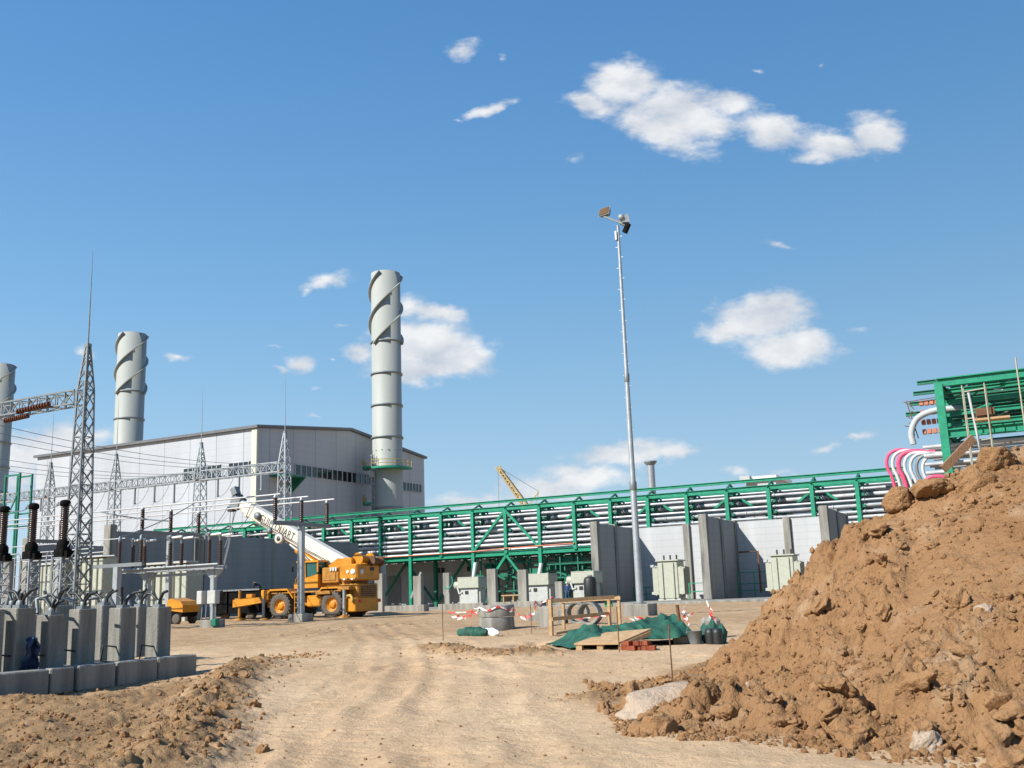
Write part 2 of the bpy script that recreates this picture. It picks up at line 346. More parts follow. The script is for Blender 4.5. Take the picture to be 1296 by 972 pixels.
def ground_h(X, Y, fine=True):
    h = gY(Y)+.05*fbm(X*.22, Y*.22, 3, 3)*smooth(2, 8, Y)
    near = 1-smooth(60, 110, np.hypot(X, Y))
    h = h+.022*fbm(X*1.3, Y*1.3, 4, 11)*near
    bd, side = seg_dist(X, Y, BERM)
    left = smooth(-.2, .9, -side/ (1+0*side))*0+np.where(side < 0, smooth(0, .9, bd), 0)
    left = left*(1-smooth(19.5, 25, Y))
    rough = .5+.5*perlin(X*.55, Y*.55, 31)
    wx = X+.12*fbm(X*2.4, Y*2.4, 3, 43); wy = Y+.12*fbm(X*2.4+7, Y*2.4, 3, 44)
    cl = lumps(wx*2.3, wy*2.3, 41)*.10+lumps(wx*4.9, wy*4.9, 47)*.06+lumps(wx*10, wy*10, 48)*.03+.03*ridged(wx*2, wy*2, 3, 49)
    h = h+left*((.06*ridged(X*.8, Y*.8, 3, 21)-.05)+cl*np.clip(rough*1.5-.25, .06, 1.0))
    bm = np.exp(-(bd/.62)**2)*smooth(6, 8, Y)*(1-smooth(24, 30, Y))
    h = h+bm*(.07+.05*fbm(X*1.6, Y*1.6, 3, 51)+cl*1.15)
    d2, _ = seg_dist(X, Y, STREAK); b2 = np.exp(-(d2/.75)**2)
    h = h+b2*(.05+.11*np.clip(ridged(X*.9, Y*.9, 3, 61), 0, 2)+.9*cl)
    d3, _ = seg_dist(X, Y, STREAK2); h = h+np.exp(-(d3/1.4)**2)*(.02+.16*np.clip(ridged(X*.7, Y*.25, 3, 67), 0, 2))
    d4, _ = seg_dist(X, Y, STREAK3); h = h+np.exp(-(d4/.5)**2)*(.01+cl*.75)
    # wheel tracks: shallow paired ruts with pushed-up shoulders
    for i, r in enumerate(ROADS):
        rd, rs = seg_dist(X, Y, r); o = rd*np.sign(rs)+.12*fbm(X*.3, Y*.3, 2, 71+i)
        for off in (-.95, .95):
            q = (o-off)/.22
            h = h+near*(-.030*np.exp(-q*q)+.022*np.exp(-(np.abs(q)-1.6)**2*2.2))*(.6+.6*perlin(X*.4, Y*.4, 81))
            h = h+near*.008*np.exp(-q*q)*np.sin((X*.3+Y)*2*np.pi/.28)
    CH['m'] = np.clip(np.maximum.reduce([left*(.55+.45*np.clip(rough*1.5, 0, 1)), bm*.9, b2*.75, .42*smooth(26, 44, Y)*(1-smooth(120, 200, Y)), np.exp(-(d3/1.2)**2)*.55, np.exp(-(d4/.7)**2)*.8]), 0, 1)
    dp = np.hypot((X-PIT[0])/1.25, (Y-PIT[1])/.95); h = h-.75*(1-smooth(.6, 1.05, dp+.12*fbm(X*1.5, Y*1.5, 2, 91)))
    return h
# --- heap: crest line measured on the skyline, foot line in front
CREST = [(882, 858, 19.5), (927, 815, 19.5), (972, 768, 19), (1024, 712, 18.7), (1046, 690, 18.5), (1084, 657, 18.3), (1118, 634, 18), (1153, 608, 18), (1190, 590, 18), (1240, 566, 18), (1296, 553, 18)]
cx_, cy_, cz_ = [], [], []
for a, b, Y in CREST:
    d = ray(a, b); t = Y/d[1]; cx_.append(d[0]*t); cy_.append(Y); cz_.append(EYE+d[2]*t)
cx_ = [0.6, 1.8]+cx_+[11, 14, 17, 21.]; cy_ = [19.5, 19.5]+cy_+[18, 18.5, 19, 19]; cz_ = [-.5, -.2]+cz_+[4.5, 4.4, 3., -.5]
fx_ = [-.5, .8, 1.5, 2.2, 3., 4.7, 8, 14, 20]; fy_ = [16.5, 13.3, 12.6, 11.9, 11., 9.5, 8.6, 8.4, 11]
def heap_h(X, Y):
    Yc = np.interp(X, cx_, cy_); Hc = np.interp(X, cx_, cz_); Yf = np.interp(X, fx_, fy_)
    warp = .35*fbm(X*.5, Y*.5, 3, 101)
    t = (Y-Yf+warp*.8)/(Yc-Yf)
    prof = np.where(t < 1, np.clip(t, -1, 1)**1.0, 1)
    prof = np.where(t < .25, .25*(np.clip(t, 0, 1)/.25)**1.35, prof)
    h = Hc*prof
    h = np.where(Y > Yc, Hc-(Y-Yc)*.75, h)
    h = np.where(t < 0, -.25+.6*t, h)
    wx = X+.16*fbm(X*2.2, Y*2.2, 3, 181); wy = Y+.16*fbm(X*2.2+9, Y*2.2-4, 3, 182)
    patch = smooth(.10, .5, perlin(X*.33+3.1, Y*.33+1.7, 111)+.8*np.exp(-((X-7.4)/1.5)**2-((Y-14.8)/2.0)**2))
    sm = 1-.85*patch
    low = 1-smooth(.15, .6, t)
    lum = lumps(wx*1.25, wy*1.25, 121)*.27*(.2+1.0*low)*sm+lumps(wx*2.7, wy*2.7, 131)*.25*sm*(.5+.5*low+.5*np.clip(perlin(X*.7, Y*.7, 133)*2, 0, 1))+lumps(wx*5.2, wy*5.2, 141)*.13*sm+lumps(wx*10, wy*10, 151)*.075*(.2+.75*sm)+lumps(wx*19, wy*19, 155)*.016
    n_ = .15*fbm(X*.9, Y*.9, 4, 161)*(.5+.5*sm)+.09*ridged(wx*1.9, wy*1.9, 4, 171)*sm+.05*fbm(X*4.5, Y*4.5, 4, 175)*(.3+.7*sm)-.09*np.clip(perlin(X*1.6+5, Y*1.6, 191)-.15, 0, 1)*sm*2
    env = smooth(-.02, .12, t)*smooth(.9, 2.5, X)
    return h+(lum+n_-.27)*env
def np_mesh(name, V, Q, m, smooth_=True):
    me = bpy.data.meshes.new(name); nv, nq = len(V), len(Q); k = Q.shape[1]
    me.vertices.add(nv); me.vertices.foreach_set('co', np.asarray(V, np.float32).ravel())
    me.loops.add(nq*k); me.loops.foreach_set('vertex_index', np.asarray(Q, np.int32).ravel())
    me.polygons.add(nq); me.polygons.foreach_set('loop_start', np.arange(0, nq*k, k, dtype=np.int32)); me.polygons.foreach_set('loop_total', np.full(nq, k, np.int32))
    me.polygons.foreach_set('use_smooth', np.full(nq, smooth_)); me.update(calc_edges=True); me.validate()
    me.materials.append(m); o = bpy.data.objects.new(name, me); col.objects.link(o); return o
def soil(name, ca, cb, cc, b1, pale=None, churn=None):
    m = bpy.data.materials.new(name); m.use_nodes = True; nt = m.node_tree; n = nt.nodes; L = nt.links
    b = n['Principled BSDF']; b.inputs['Roughness'].default_value = .95; b.inputs['Specular IOR Level'].default_value = .15
    tc = n.new('ShaderNodeNewGeometry'); tc_out = tc.outputs['Position']
    def nz(s, d, r=.6, stretch=None):
        q = n.new('ShaderNodeTexNoise'); q.inputs['Scale'].default_value = s; q.inputs['Detail'].default_value = d; q.inputs['Roughness'].default_value = r
        if stretch:
            mp = n.new('ShaderNodeMapping'); mp.inputs['Scale'].default_value = stretch[:3]; mp.inputs['Rotation'].default_value = (0, 0, stretch[3]); L.new(tc_out, mp.inputs[0]); L.new(mp.outputs[0], q.inputs['Vector'])
        else: L.new(tc_out, q.inputs['Vector'])
        return q.outputs[0]
    def mixc(f, a, c, lo=.35, hi=.65, amt=1.):
        r = n.new('ShaderNodeMapRange'); r.inputs[1].default_value = lo; r.inputs[2].default_value = hi; r.inputs[4].default_value = amt; L.new(f, r.inputs[0])
        x = n.new('ShaderNodeMix'); x.data_type = 'RGBA'; L.new(r.outputs[0], x.inputs[0])
        for i, q in ((6, a), (7, c)):
            if isinstance(q, tuple): x.inputs[i].default_value = (*q, 1)
            else: L.new(q, x.inputs[i])
        return x.outputs[2]
    c = mixc(nz(.35, 6, stretch=(1, .35, 1, .6)), ca, cb)
    c = mixc(nz(2.2, 8, .7), c, cc, .52, .75, .75)
    c = mixc(nz(9, 6, .7), c, tuple(x*.62 for x in cb), .55, .8, .7)
    if pale: c = mixc(nz(.9, 6, .68), c, pale, .54, .70, .85); c = mixc(nz(1.4, 6, .7), c, tuple(x*.66 for x in cb), .57, .72, .75)
    if churn:
        at = n.new('ShaderNodeAttribute'); at.attribute_name = 'churn'
        ad0 = n.new('ShaderNodeMath'); ad0.operation = 'MULTIPLY_ADD'; L.new(nz(1.7, 6, .7), ad0.inputs[0]); ad0.inputs[1].default_value = .9; L.new(at.outputs['Fac'], ad0.inputs[2])
        dark = mixc(nz(2.5, 6, .7), churn[0], churn[1]); c = mixc(ad0.outputs[0], c, dark, .62, 1.15)
    c = mixc(nz(45, 4, .7), c, tuple(min(1, x*1.25) for x in ca), .55, .8, .6)
    L.new(c, b.inputs['Base Color'])
    h1 = nz(7, 8, .65); h2 = nz(34, 6, .65)
    ad = n.new('ShaderNodeMath'); ad.operation = 'MULTIPLY_ADD'; L.new(h2, ad.inputs[0]); ad.inputs[1].default_value = .35; L.new(h1, ad.inputs[2])
    bp = n.new('ShaderNodeBump'); bp.inputs['Strength'].default_value = b1; bp.inputs['Distance'].default_value = .12; L.new(ad.outputs[0], bp.inputs['Height']); L.new(bp.outputs[0], b.inputs['Normal'])
    return m
M['sandy'] = soil('sandy_ground', (.58, .42, .262), (.48, .325, .19), (.37, .23, .122), .6, churn=((.30, .19, .10), (.215, .13, .062)))
M['soil'] = soil('heap_soil', (.385, .222, .108), (.305, .165, .076), (.23, .12, .05), .95, pale=(.46, .32, .20))
M['clod'] = soil('clod_soil', (.38, .22, .108), (.30, .164, .076), (.42, .275, .152), .85)
M['pale_rock'] = soil('pale_rock', (.52, .41, .31), (.44, .33, .23), (.36, .24, .14), .8)
M['grey_rock'] = soil('grey_rock', (.40, .35, .29), (.36, .26, .16), (.38, .26, .15), .8)
# one ground sheet, finest where the camera stands, reaching the horizon
ang = np.concatenate([np.linspace(-180, -45, 46)[:-1], np.linspace(-45, -33, 30)[:-1], np.linspace(-33, 33, 560)[:-1], np.linspace(33, 45, 30)[:-1], np.linspace(45, 180, 46)[:-1]])
ra = np.concatenate([np.geomspace(.6, 7.5, 26)[:-1], np.geomspace(7.5, 52, 500)[:-1], np.geomspace(52, 130, 90)[:-1], np.geomspace(130, 4500, 40)])
A, Rr = np.meshgrid(np.radians(ang), ra); X = Rr*np.sin(A); Y = Rr*np.cos(A); Z = ground_h(X, Y); CM_ = CH['m'].reshape(-1)
na, nr = len(ang), len(ra); V = np.stack([X, Y, Z], -1).reshape(-1, 3)
i, j = np.meshgrid(np.arange(na), np.arange(nr-1)); i2 = (i+1) % na
Q = np.stack([j*na+i, (j+1)*na+i, (j+1)*na+i2, j*na+i2], -1).reshape(-1, 4)[:, ::-1]
V = np.vstack([V, [[0, 0, 0.]]]); 
g_ = np_mesh('ground', V, Q, M['sandy']); tag(g_, kind='structure'); at_ = g_.data.attributes.new('churn', 'FLOAT', 'POINT'); at_.data.foreach_set('value', np.append(CM_, 0).astype(np.float32))
bmq = None
xs = np.arange(-.6, 20.5, .046); ys = np.concatenate([np.arange(7.6, 19.5, .046), np.arange(19.5, 26, .15)])
X, Y = np.meshgrid(xs, ys); Z = np.maximum(heap_h(X, Y), -.6)
V = np.stack([X, Y, Z], -1).reshape(-1, 3); na, nr = len(xs), len(ys); i, j = np.meshgrid(np.arange(na-1), np.arange(nr-1))
Q = np.stack([j*na+i, j*na+i+1, (j+1)*na+i+1, (j+1)*na+i], -1).reshape(-1, 4)
keep = (Z.reshape(-1)[Q] > -.35).any(1)
hp = np_mesh('dirt_mound', V, Q[keep], M['soil'])
tag(hp, 'big mound of loose brown excavated soil in front of the green steelwork', 'dirt mound')
# --- clods
def ico(sub, seed, rough=.28):
    bm = bmesh.new(); bmesh.ops.create_icosphere(bm, subdivisions=sub, radius=1); v = np.array([p.co[:] for p in bm.verts]); f = np.array([[q.index for q in p.verts] for p in bm.faces]); bm.free()
    r = np.random.default_rng(seed); v = v*r.uniform(.75, 1.2, 3)
    for _ in range(7):                                       # broken facets
        d = r.normal(size=3); d /= np.linalg.norm(d); c = r.uniform(.62, .9); k = v@d; v = v-np.outer(np.clip(k-c, 0, None)*.85, d)
    s = 1+rough*(fbm(v[:, 0]*1.6+seed, v[:, 1]*1.6+v[:, 2]*1.3, 3, seed))
    return v*s[:, None], f
def rot(r):
    q = r.normal(size=4); q /= np.linalg.norm(q); a, b, c, d = q
    return np.array([[1-2*(c*c+d*d), 2*(b*c-a*d), 2*(b*d+a*c)], [2*(b*c+a*d), 1-2*(b*b+d*d), 2*(c*d-a*b)], [2*(b*d-a*c), 2*(c*d+a*b), 1-2*(b*b+c*c)]])
def top_h(X, Y): return np.maximum(ground_h(X, Y), np.where((X > -.6) & (Y > 7.6) & (Y < 26), heap_h(X, Y), -9))
VAR1 = [ico(1, k, .35) for k in range(6)]; VAR2 = [ico(2, 20+k, .3) for k in range(5)]
def crumbs(name, pts, sizes, m, seed, var=VAR1):
    r = np.random.default_rng(seed); Vs, Fs, o = [], [], 0
    Zs = top_h(pts[:, 0], pts[:, 1])
    for (x, y), z, s in zip(pts, Zs, sizes):
        v, f = var[r.integers(len(var))]; v = (v*[1, 1, .8])@rot(r).T*s+[x, y, z+s*.22]; Vs.append(v); Fs.append(f+o); o += len(v)
    ob = np_mesh(name, np.vstack(Vs), np.vstack(Fs), m, False); tag(ob, kind='stuff'); return ob
R_ = np.random.default_rng(5)
# on the heap: denser low down and in bands
px_ = R_.uniform(-.3, 11.5, 34000); py_ = R_.uniform(8, 19, 34000); t_ = (py_-np.interp(px_, fx_, fy_))/(np.interp(px_, cx_, cy_)-np.interp(px_, fx_, fy_))
den = np.where(t_ < -.12, 0, np.where(t_ < .35, 1, .55))*(.35+.9*np.clip(perlin(px_*.5, py_*.5, 201)+.4, 0, 1)); k = (R_.random(34000) < den) & (px_ > 1.1)
pt = np.stack([px_, py_], 1)[k]; sz = .008+.055*R_.random(len(pt))**5+.014*R_.random(len(pt))
crumbs('soil_crumbs', pt, sz, M['soil'], 3)['label'] = 'loose brown soil crumbs strewn over the dirt mound'
pts = []
for line, n_, sp in ((BERM, 1700, .45), (STREAK, 500, .55), (STREAK2, 260, 1.3), (STREAK3, 300, .5)):
    for _ in range(n_):
        a = R_.integers(len(line)-1); t = R_.random(); q = line[a]*(1-t)+line[a+1]*t; pts.append(q+R_.normal(size=2)*sp)
for _ in range(1700):
    q = GW(R_.uniform(-60, 260), R_.uniform(858, 980)); pts.append(q)
for _ in range(450): pts.append(GW(R_.uniform(230, 900), R_.uniform(800, 975)))
pts = np.array(pts); sz = .007+.045*R_.random(len(pts))**5+.010*R_.random(len(pts)); sz[-450:] *= .5
crumbs('ground_crumbs', pts, sz, M['clod'], 4)['label'] = 'small soil crumbs scattered over the churned sandy ground'
# the larger clods, each its own object
CM = []
for k_ in range(7):
    v, f = ico(4, 40+k_, .34); v = v*(.92+.09*fbm(v[:, 0]*3, v[:, 1]*3+v[:, 2]*3, 4, k_)+.12*lumps(v[:, 0]*2.6+k_, v[:, 1]*2.6+v[:, 2]*2.2, k_)+.06*lumps(v[:, 0]*7, v[:, 1]*7+v[:, 2]*6, k_+50))[:, None]
    o = np_mesh('soil_clod', v, f, M['clod'], True); CM.append(o.data); bpy.data.objects.remove(o)
def clod(x, y, s, label, group, flat=.8, m=None, dz=.25, name='soil_clod'):
    o = bpy.data.objects.new(name, CM[R_.integers(len(CM))]); col.objects.link(o)
    z = float(top_h(np.array([x]), np.array([y]))[0]); o.location = (x, y, z+s*dz)
    o.rotation_euler = tuple(R_.uniform(-.5, .5, 2))+(R_.uniform(0, 6.28),); o.scale = (s*R_.uniform(.85, 1.25), s*R_.uniform(.8, 1.1), s*flat*R_.uniform(.8, 1.1))
    if m: o.data = o.data.copy(); o.data.materials[0] = M[m]
    return tag(o, label, 'soil clod', group)
for _ in range(80):
    x = R_.uniform(1.2, 6.2); t = R_.uniform(-.06, .16); y0, y1 = np.interp(x, fx_, fy_), np.interp(x, cx_, cy_); y = y0+t*(y1-y0)
    clod(x, y, .05+.14*R_.random()**2.2, 'rough brown soil clod lying at the foot of the dirt mound', 'clods along the foot of the dirt mound')
for _ in range(110):
    x = R_.uniform(2.2, 9.5); t = R_.uniform(.16, .97); y0, y1 = np.interp(x, fx_, fy_), np.interp(x, cx_, cy_); y = y0+t*(y1-y0)
    clod(x, y, .04+.13*R_.random()**2.2, 'rough brown soil clod stuck on the slope of the dirt mound', 'clods on the slope of the dirt mound')
for _ in range(34):
    a = R_.integers(len(BERM)-2); t = R_.random(); q = BERM[a]*(1-t)+BERM[a+1]*t+R_.normal(size=2)*.35
    clod(q[0], q[1], .035+.06*R_.random()**2, 'brown soil clod on the churned ridge beside the sandy track', 'clods on the ridge beside the track')
for a, b, s in ((768, 880, .10), (800, 884, .16), (765, 897, .12), (790, 897, .13), (755, 876, .07)):
    q = GW(a, b); clod(q[0], q[1], s, 'dark soil clod on the sand just left of the pale slab', 'clods beside the pale slab', .8)
def special(name, px, py, dims, rz, tilt, seed, m, label, cat, dz=0., Y=None):
    v, f = ico(4, seed, .16); v = np.clip(v, -.8, .8); v = v*(1+.10*fbm(v[:, 0]*2.5, v[:, 1]*2.5+v[:, 2]*2, 4, seed)+.24*lumps(v[:, 0]*3+seed, v[:, 1]*3+v[:, 2]*2.6, seed)+.12*lumps(v[:, 0]*7, v[:, 1]*8+v[:, 2]*7, seed+1))[:, None]
    o = np_mesh(name, v*np.array(dims), f, M[m], True)
    if Y: d = ray(px, py); t = Y/d[1]; o.location = (d[0]*t, Y, EYE+d[2]*t)
    else: q = GW(px, py); o.location = (q[0], q[1], float(top_h(np.array([q[0]]), np.array([q[1]]))[0])+dz)
    o.rotation_euler = (tilt[0], tilt[1], rz); return tag(o, label, cat)
special('rock_slab', 842, 908, (.62, .40, .13), .35, (.42, -.16), 301, 'pale_rock', 'pale flat slab of caked earth tilted up at the left foot of the mound', 'slab', .13)
special('rock', 812, 905, (.26, .24, .2), .2, (0, .2), 309, 'clod', 'rounded tan clod leaning on the left end of the pale slab', 'soil clod', .08)
special('rock', 838, 930, (.2, .15, .13), .8, (0, .1), 302, 'clod', 'brown clod in the shade just under the pale slab', 'soil clod', .06)
special('rock', 950, 892, (.14, .10, .2), .3, (.1, .3), 303, 'pale_rock', 'whitish broken stone standing in the lower slope of the mound', 'stone', .1)
special('rock', 1172, 955, (.16, .14, .15), 1.3, (.1, .2), 304, 'pale_rock', 'pale chipped stone at the foot of the mound', 'stone', .04)
special('rock', 1212, 925, (.22, .2, .24), .9, (.1, -.2), 305, 'clod', 'biggest rounded clod at the front foot of the mound', 'soil clod', .05)
special('rock', 1262, 895, (.13, .12, .11), .5, (.3, -.1), 306, 'pale_rock', 'pale tan rock low on the right flank of the mound', 'stone', .05)
special('rock', 1139, 634, (.22, .22, .22), .5, (.1, .1), 307, 'soil', 'brown clod on the left shoulder of the mound crest', 'soil clod', Y=17.8)
special('rock', 1176, 618, (.28, .3, .15), .1, (.1, -.1), 310, 'soil', 'wide crusted lump on the mound crest just below the pink hoses', 'soil clod', Y=17.6)
special('rock', 1258, 584, (.26, .28, .22), .3, (.1, .1), 308, 'soil', 'largest lump at the very top of the mound', 'soil clod', Y=17.6)
special('rock', 1240, 618, (.42, .25, .28), .3, (.3, .3), 311, 'soil', 'broad crusted lump just below the top of the mound', 'soil clod', Y=17.2)
# ================================================================== pipe rack
def panelx(mb, a, b, w): mb.bar(a, b, w)
VR, DR = 98.0, 5.2                      # front row, depth to the rear row
ZT, ZB, Z0 = 10.95, 6.15, .6
NODE = [-11.7-4.07*k for k in range(0, 24)]       # site x of the column lines, right to left
R0 = (NODE[12], VR, Z0)
rack = thing('pipe_rack', 'long green steel pipe rack running behind the white transformer bays', 'pipe rack', R0)
def ZTx(x): return ZT+.35*max(0, (x+30)/19)*0
for i, x in enumerate(NODE):
    full = i % 2 == 1 or i > 19
    for r, v in ((0, VR), (1, VR+DR)):
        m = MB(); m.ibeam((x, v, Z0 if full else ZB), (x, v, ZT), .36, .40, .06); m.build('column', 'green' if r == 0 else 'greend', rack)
    m = MB()
    for k in range(9):                                   # cross arms, one per pipe tier
        z = ZB+.35+k*.52; m.bar((x, VR-.12, z-.16), (x, VR+DR, z-.16), .10, .10); m.box((x+.42, VR+.3+.5*(k % 2), z+.02), (.34, .5, .26)); m.box((x-.40, VR+1.6, z+.04), (.3, .5, .24)); m.box((x+.5, VR+3.4, z+.02), (.4, .5, .28))
    m.ibeam((x, VR, ZB), (x, VR+DR, ZB), .25, .3); m.ibeam((x, VR, ZT), (x, VR+DR, ZT), .2, .25)
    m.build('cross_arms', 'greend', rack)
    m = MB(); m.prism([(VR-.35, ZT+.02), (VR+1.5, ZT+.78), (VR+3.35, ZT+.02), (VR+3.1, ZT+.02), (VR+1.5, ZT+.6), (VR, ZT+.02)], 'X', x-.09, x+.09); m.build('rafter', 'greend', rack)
xl, xr = NODE[-1]-1, NODE[0]+.2
for nm, v, z, w_, h_ in (('eave_beam', VR, ZT, .32, .45), ('eave_beam', VR+3.0, ZT, .25, .4), ('ridge_beam', VR+1.5, ZT+.9, .24, .3), ('bottom_chord', VR, ZB, .32, .48), ('bottom_chord', VR+DR, ZB, .3, .4)):
    MB().ibeam((xl, v, z), (xr, v, z), w_, h_, .05).build(nm, 'green', rack)
for i in (5, 6, 13, 14, 19, 20):             # inverted V in the front row near every eighth column
    pass
def vee(i, v, z1, z0, w_, m_): 
    for s in (-1, 1):
        MB().bar((NODE[i], v, z1-.2), (NODE[i]+s*3.9, v, z0+.3), w_, w_).build('brace', m_, rack)
vee(10, VR-.02, ZT, ZB+.2, .26, 'green'); vee(10, VR-.02, ZB, .8, .26, 'green')
for i in (2, 4, 6, 8, 12, 14, 16, 18): vee(i, VR+2.15, ZT+.1, ZB+1.5, .22, 'green')
for i, x in enumerate(NODE[:20]): MB().ibeam((x, VR+2.15, ZB+.3), (x, VR+2.15, ZT), .24, .26, .05).build('inner_column', 'green', rack)
for i in (8, 12, 14): vee(i, VR+DR, ZB, .9, .24, 'greend')
MB().bar((NODE[13]+.3, VR-.5, Z0+1.2), (NODE[13]+1.6, VR-.4, Z0+4), .2).build('prop', 'galv', rack)
# lower gallery at the right of the rack: two short tiers under the bottom chord
m = MB()
for z in (3.4, 4.8):
    m.ibeam((NODE[9]-1, VR+.4, z), (NODE[6], VR+.4, z), .18, .22); m.ibeam((NODE[9]-1, VR+DR, z), (NODE[6], VR+DR, z), .18, .22)
for x in np.linspace(NODE[9], NODE[6], 7): m.bar((x, VR+.4, 3.4), (x, VR+.4, ZB), .12); m.bar((x, VR+DR, .7), (x, VR+DR, ZB), .14)
for x in np.linspace(NODE[11], NODE[6], 11): m.bar((x, VR+2.4, .7), (x+1.6, VR+2.4, 5.7), .16); m.bar((x+1.6, VR+3.6, .7), (x, VR+3.6, 5.7), .16); m.bar((x, VR+1.5, .7), (x, VR+1.5, 5.9), .16); m.bar((x-.8, VR+1.2, 4.2+.3*math.sin(x)), (x+1.6, VR+1.2, 3.2), .2); m.box((x+.7, VR+2+math.sin(x*3), 4.6+.8*math.sin(x*5)), (.9, .6, .5))
for z in (2.2, 3.9, 5.2): m.bar((NODE[11], VR+1.4, z), (NODE[6], VR+1.4, z), .14); m.bar((NODE[11], VR+3, z+.5), (NODE[6], VR+3, z+.5), .14)
m.build('lower_gallery', 'greend', rack)
# pipes: every pipe is its own thing
PG = 'pipes lying along the green rack'
rr = random.Random(3)
for k in range(9):
    z = ZB+.35+k*.52
    if k < 4: vs = [(VR+.12, 0)]+[(VR+.9+j*.85+rr.uniform(-.15, .15), rr.uniform(-.05, .16)) for j in range(5)]
    elif k in (5, 7): vs = [(VR+.12, 0), (VR+3.3, .05), (VR+4.2, .1), (VR+4.9, 0)]
    else: vs = [(VR+2.5+j*.66, rr.uniform(0, .12)) for j in range(4)]+([(VR+.5, 0)] if k == 4 else [])
    for j, (v, dz) in enumerate(vs):
        r = (.14, .19, .16, .12, .13, .13, .13, .13, .11)[k] if v < VR+.3 else (rr.choice((.09, .11, .14, .17)) if k < 4 else rr.choice((.12, .17, .2, .23)))
        a, b = xl+rr.uniform(0, 6), xr-rr.uniform(0, 2)
        pm = MB().tube([(a, v, z-.1+r+dz), (b, v, z-.1+r+dz)], r, 10)
        for xx in NODE[(k % 2)::2]: pm.lathe((xx+.5+.3*j, v, z-.1+r+dz), [(r, -.05), (r+.05, -.05), (r+.05, .05), (r, .05)], 10, 'X')
        o = pm.build('pipe', rr.choice(('pipe', 'pipe', 'pipe', 'pipeg')))
        tag(o, 'pale straight pipe lying on the cross arms of the green rack', 'pipe', PG)
o = MB().tube([(NODE[17], VR-.28, ZB+.34), (NODE[14], VR-.28, ZB+.30), (NODE[11], VR-.28, ZB+.36), (NODE[10], VR-.28, ZB+.5), (NODE[8], VR-.28, ZB+.62)], .07, 8).build('cable', 'orange'); tag(o, 'orange cable laid along the lower edge of the green rack', 'cable')
o = MB().tube([(NODE[16]+1, VR-.32, ZB+.55), (NODE[15], VR-.34, ZB+.62), (NODE[14]-1, VR-.3, ZB+.48)], .09, 8).build('cable', 'pink'); tag(o, 'short pink cable bundle lying over the crane end of the rack', 'cable')
# white straps hanging under the rack
for px, y0, y1 in ((489+0*0, 0, 0),):
    pass
# ================================================================== blast walls and bays at the right
SLZ = .78
sl_ = MB().box((-36, 87.2, .45), (58, 22.6, .66), bev=.03).build('bay_slab', 'conc'); tag(sl_, 'low pale concrete slab under the transformer bays', 'concrete slab')
XW = [-16.6, -26.7, -36.8]
desc = ['rightmost', 'middle', 'leftmost']
for k, x in enumerate(XW):
    t = thing('blast_wall', f'{desc[k]} of the three tall grey blast walls that jut out from the white back wall', 'blast wall', (x, 90, SLZ), 'blast walls between the transformers')
    MB().box((x, 85.85, SLZ+3.58), (.70, .7, 7.16), bev=.03).build('pillar', 'concd', t)
    MB().box((x, 88.0, SLZ+3.5), (.46, 3.5, 7.0)).build('wall_panel', 'firewall', t)
    MB().box((x, 90.1, SLZ+3.56), (.66, .55, 7.12), bev=.03).build('pillar', 'concd', t)
    MB().box((x, 92.4, SLZ+3.47), (.46, 3.95, 6.94)).build('wall_panel', 'firewall', t)
    MB().box((x, 94.65, SLZ+3.52), (.66, .5, 7.04), bev=.03).build('pillar', 'concd', t)
for k, (a, b) in enumerate(((-36.5, -26.95), (-26.45, -16.85))):
    d = ('left', 'right')[k]
    t = thing('back_wall', f'white horizontal board wall closing the {d} transformer bay, below the rack', 'wall', ((a+b)/2, 95, SLZ), 'white back walls of the bays')
    c = (-31.2, -21.7)[k]
    MB().box(((a+c-.35)/2, 95.0, SLZ+3.45), (c-.35-a, .3, 6.9)).build('wall_panel', 'precast', t)
    MB().box(((b+c+.35)/2, 95.0, SLZ+3.45), (b-c-.35, .3, 6.9)).build('wall_panel', 'precast', t)
    MB().box((c, 94.85, SLZ+3.5), (.62, .62, 7.0), bev=.03).build('pillar', 'conc', t)
# ---- transformers
def transformer(x, v, z, label, group, w_=3.0, d_=2.4, h_=3.3):
    t = thing('transformer', label, 'transformer', (x, v, z), group)
    b = MB(); b.box((x, v, z+h_/2+.15), (w_*.62, d_*.8, h_), bev=.05); b.build('tank', 'tgreen', t)
    MB().box((x, v, z+h_+.2), (w_*.72, d_*.92, .12), bev=.02).build('lid', 'tgreen', t)
    for s in (-.28, .28): MB().box((x+s*w_*.62, v-d_*.4-.06, z+h_*.5+.1), (.16, .12, h_*.94)).build('stiffener', 'tgreen', t)
    for s in (-1, 1):
        f = MB()
        for k in range(9): f.box((x+s*(w_*.31+.28), v-d_*.36+k*d_*.09, z+h_*.52), (.5, .05, h_*.72))
        for zz in (.88, .16): f.tube([(x+s*(w_*.31+.28), v-d_*.38, z+h_*zz), (x+s*(w_*.31+.28), v+d_*.38, z+h_*zz)], .07, 8)
        f.build('radiator', 'tgreen', t)
    for k in range(3): insulator(MB(), (x-.6+k*.6, v, z+h_+.26), .45, .09, 5).build('bushing', 'brown', t)
    c = MB(); c.box((x-w_*.31-.55, v-d_*.3, z+h_*.93), (.3, .3, .22)); c.box((x-w_*.31-.55, v-d_*.3, z+h_*.2), (.3, .3, .22)); c.bar((x-w_*.31-.35, v-d_*.3, z+h_*.93), (x-w_*.31, v-d_*.3, z+h_*.9), .08); c.build('valve', 'tgrey', t)
    s = MB(); s.box((x, v, z+.06), (w_*.7, d_*.75, .16)); s.build('skid', 'tgrey', t); return t
TG = 'transformers in the bays'
transformer(-31.4, 90.2, SLZ, 'pale green finned transformer in the left bay right of the lamp mast', TG)
transformer(-21.2, 90.6, SLZ, 'pale green finned transformer in the right bay, half hidden by the mound', TG)
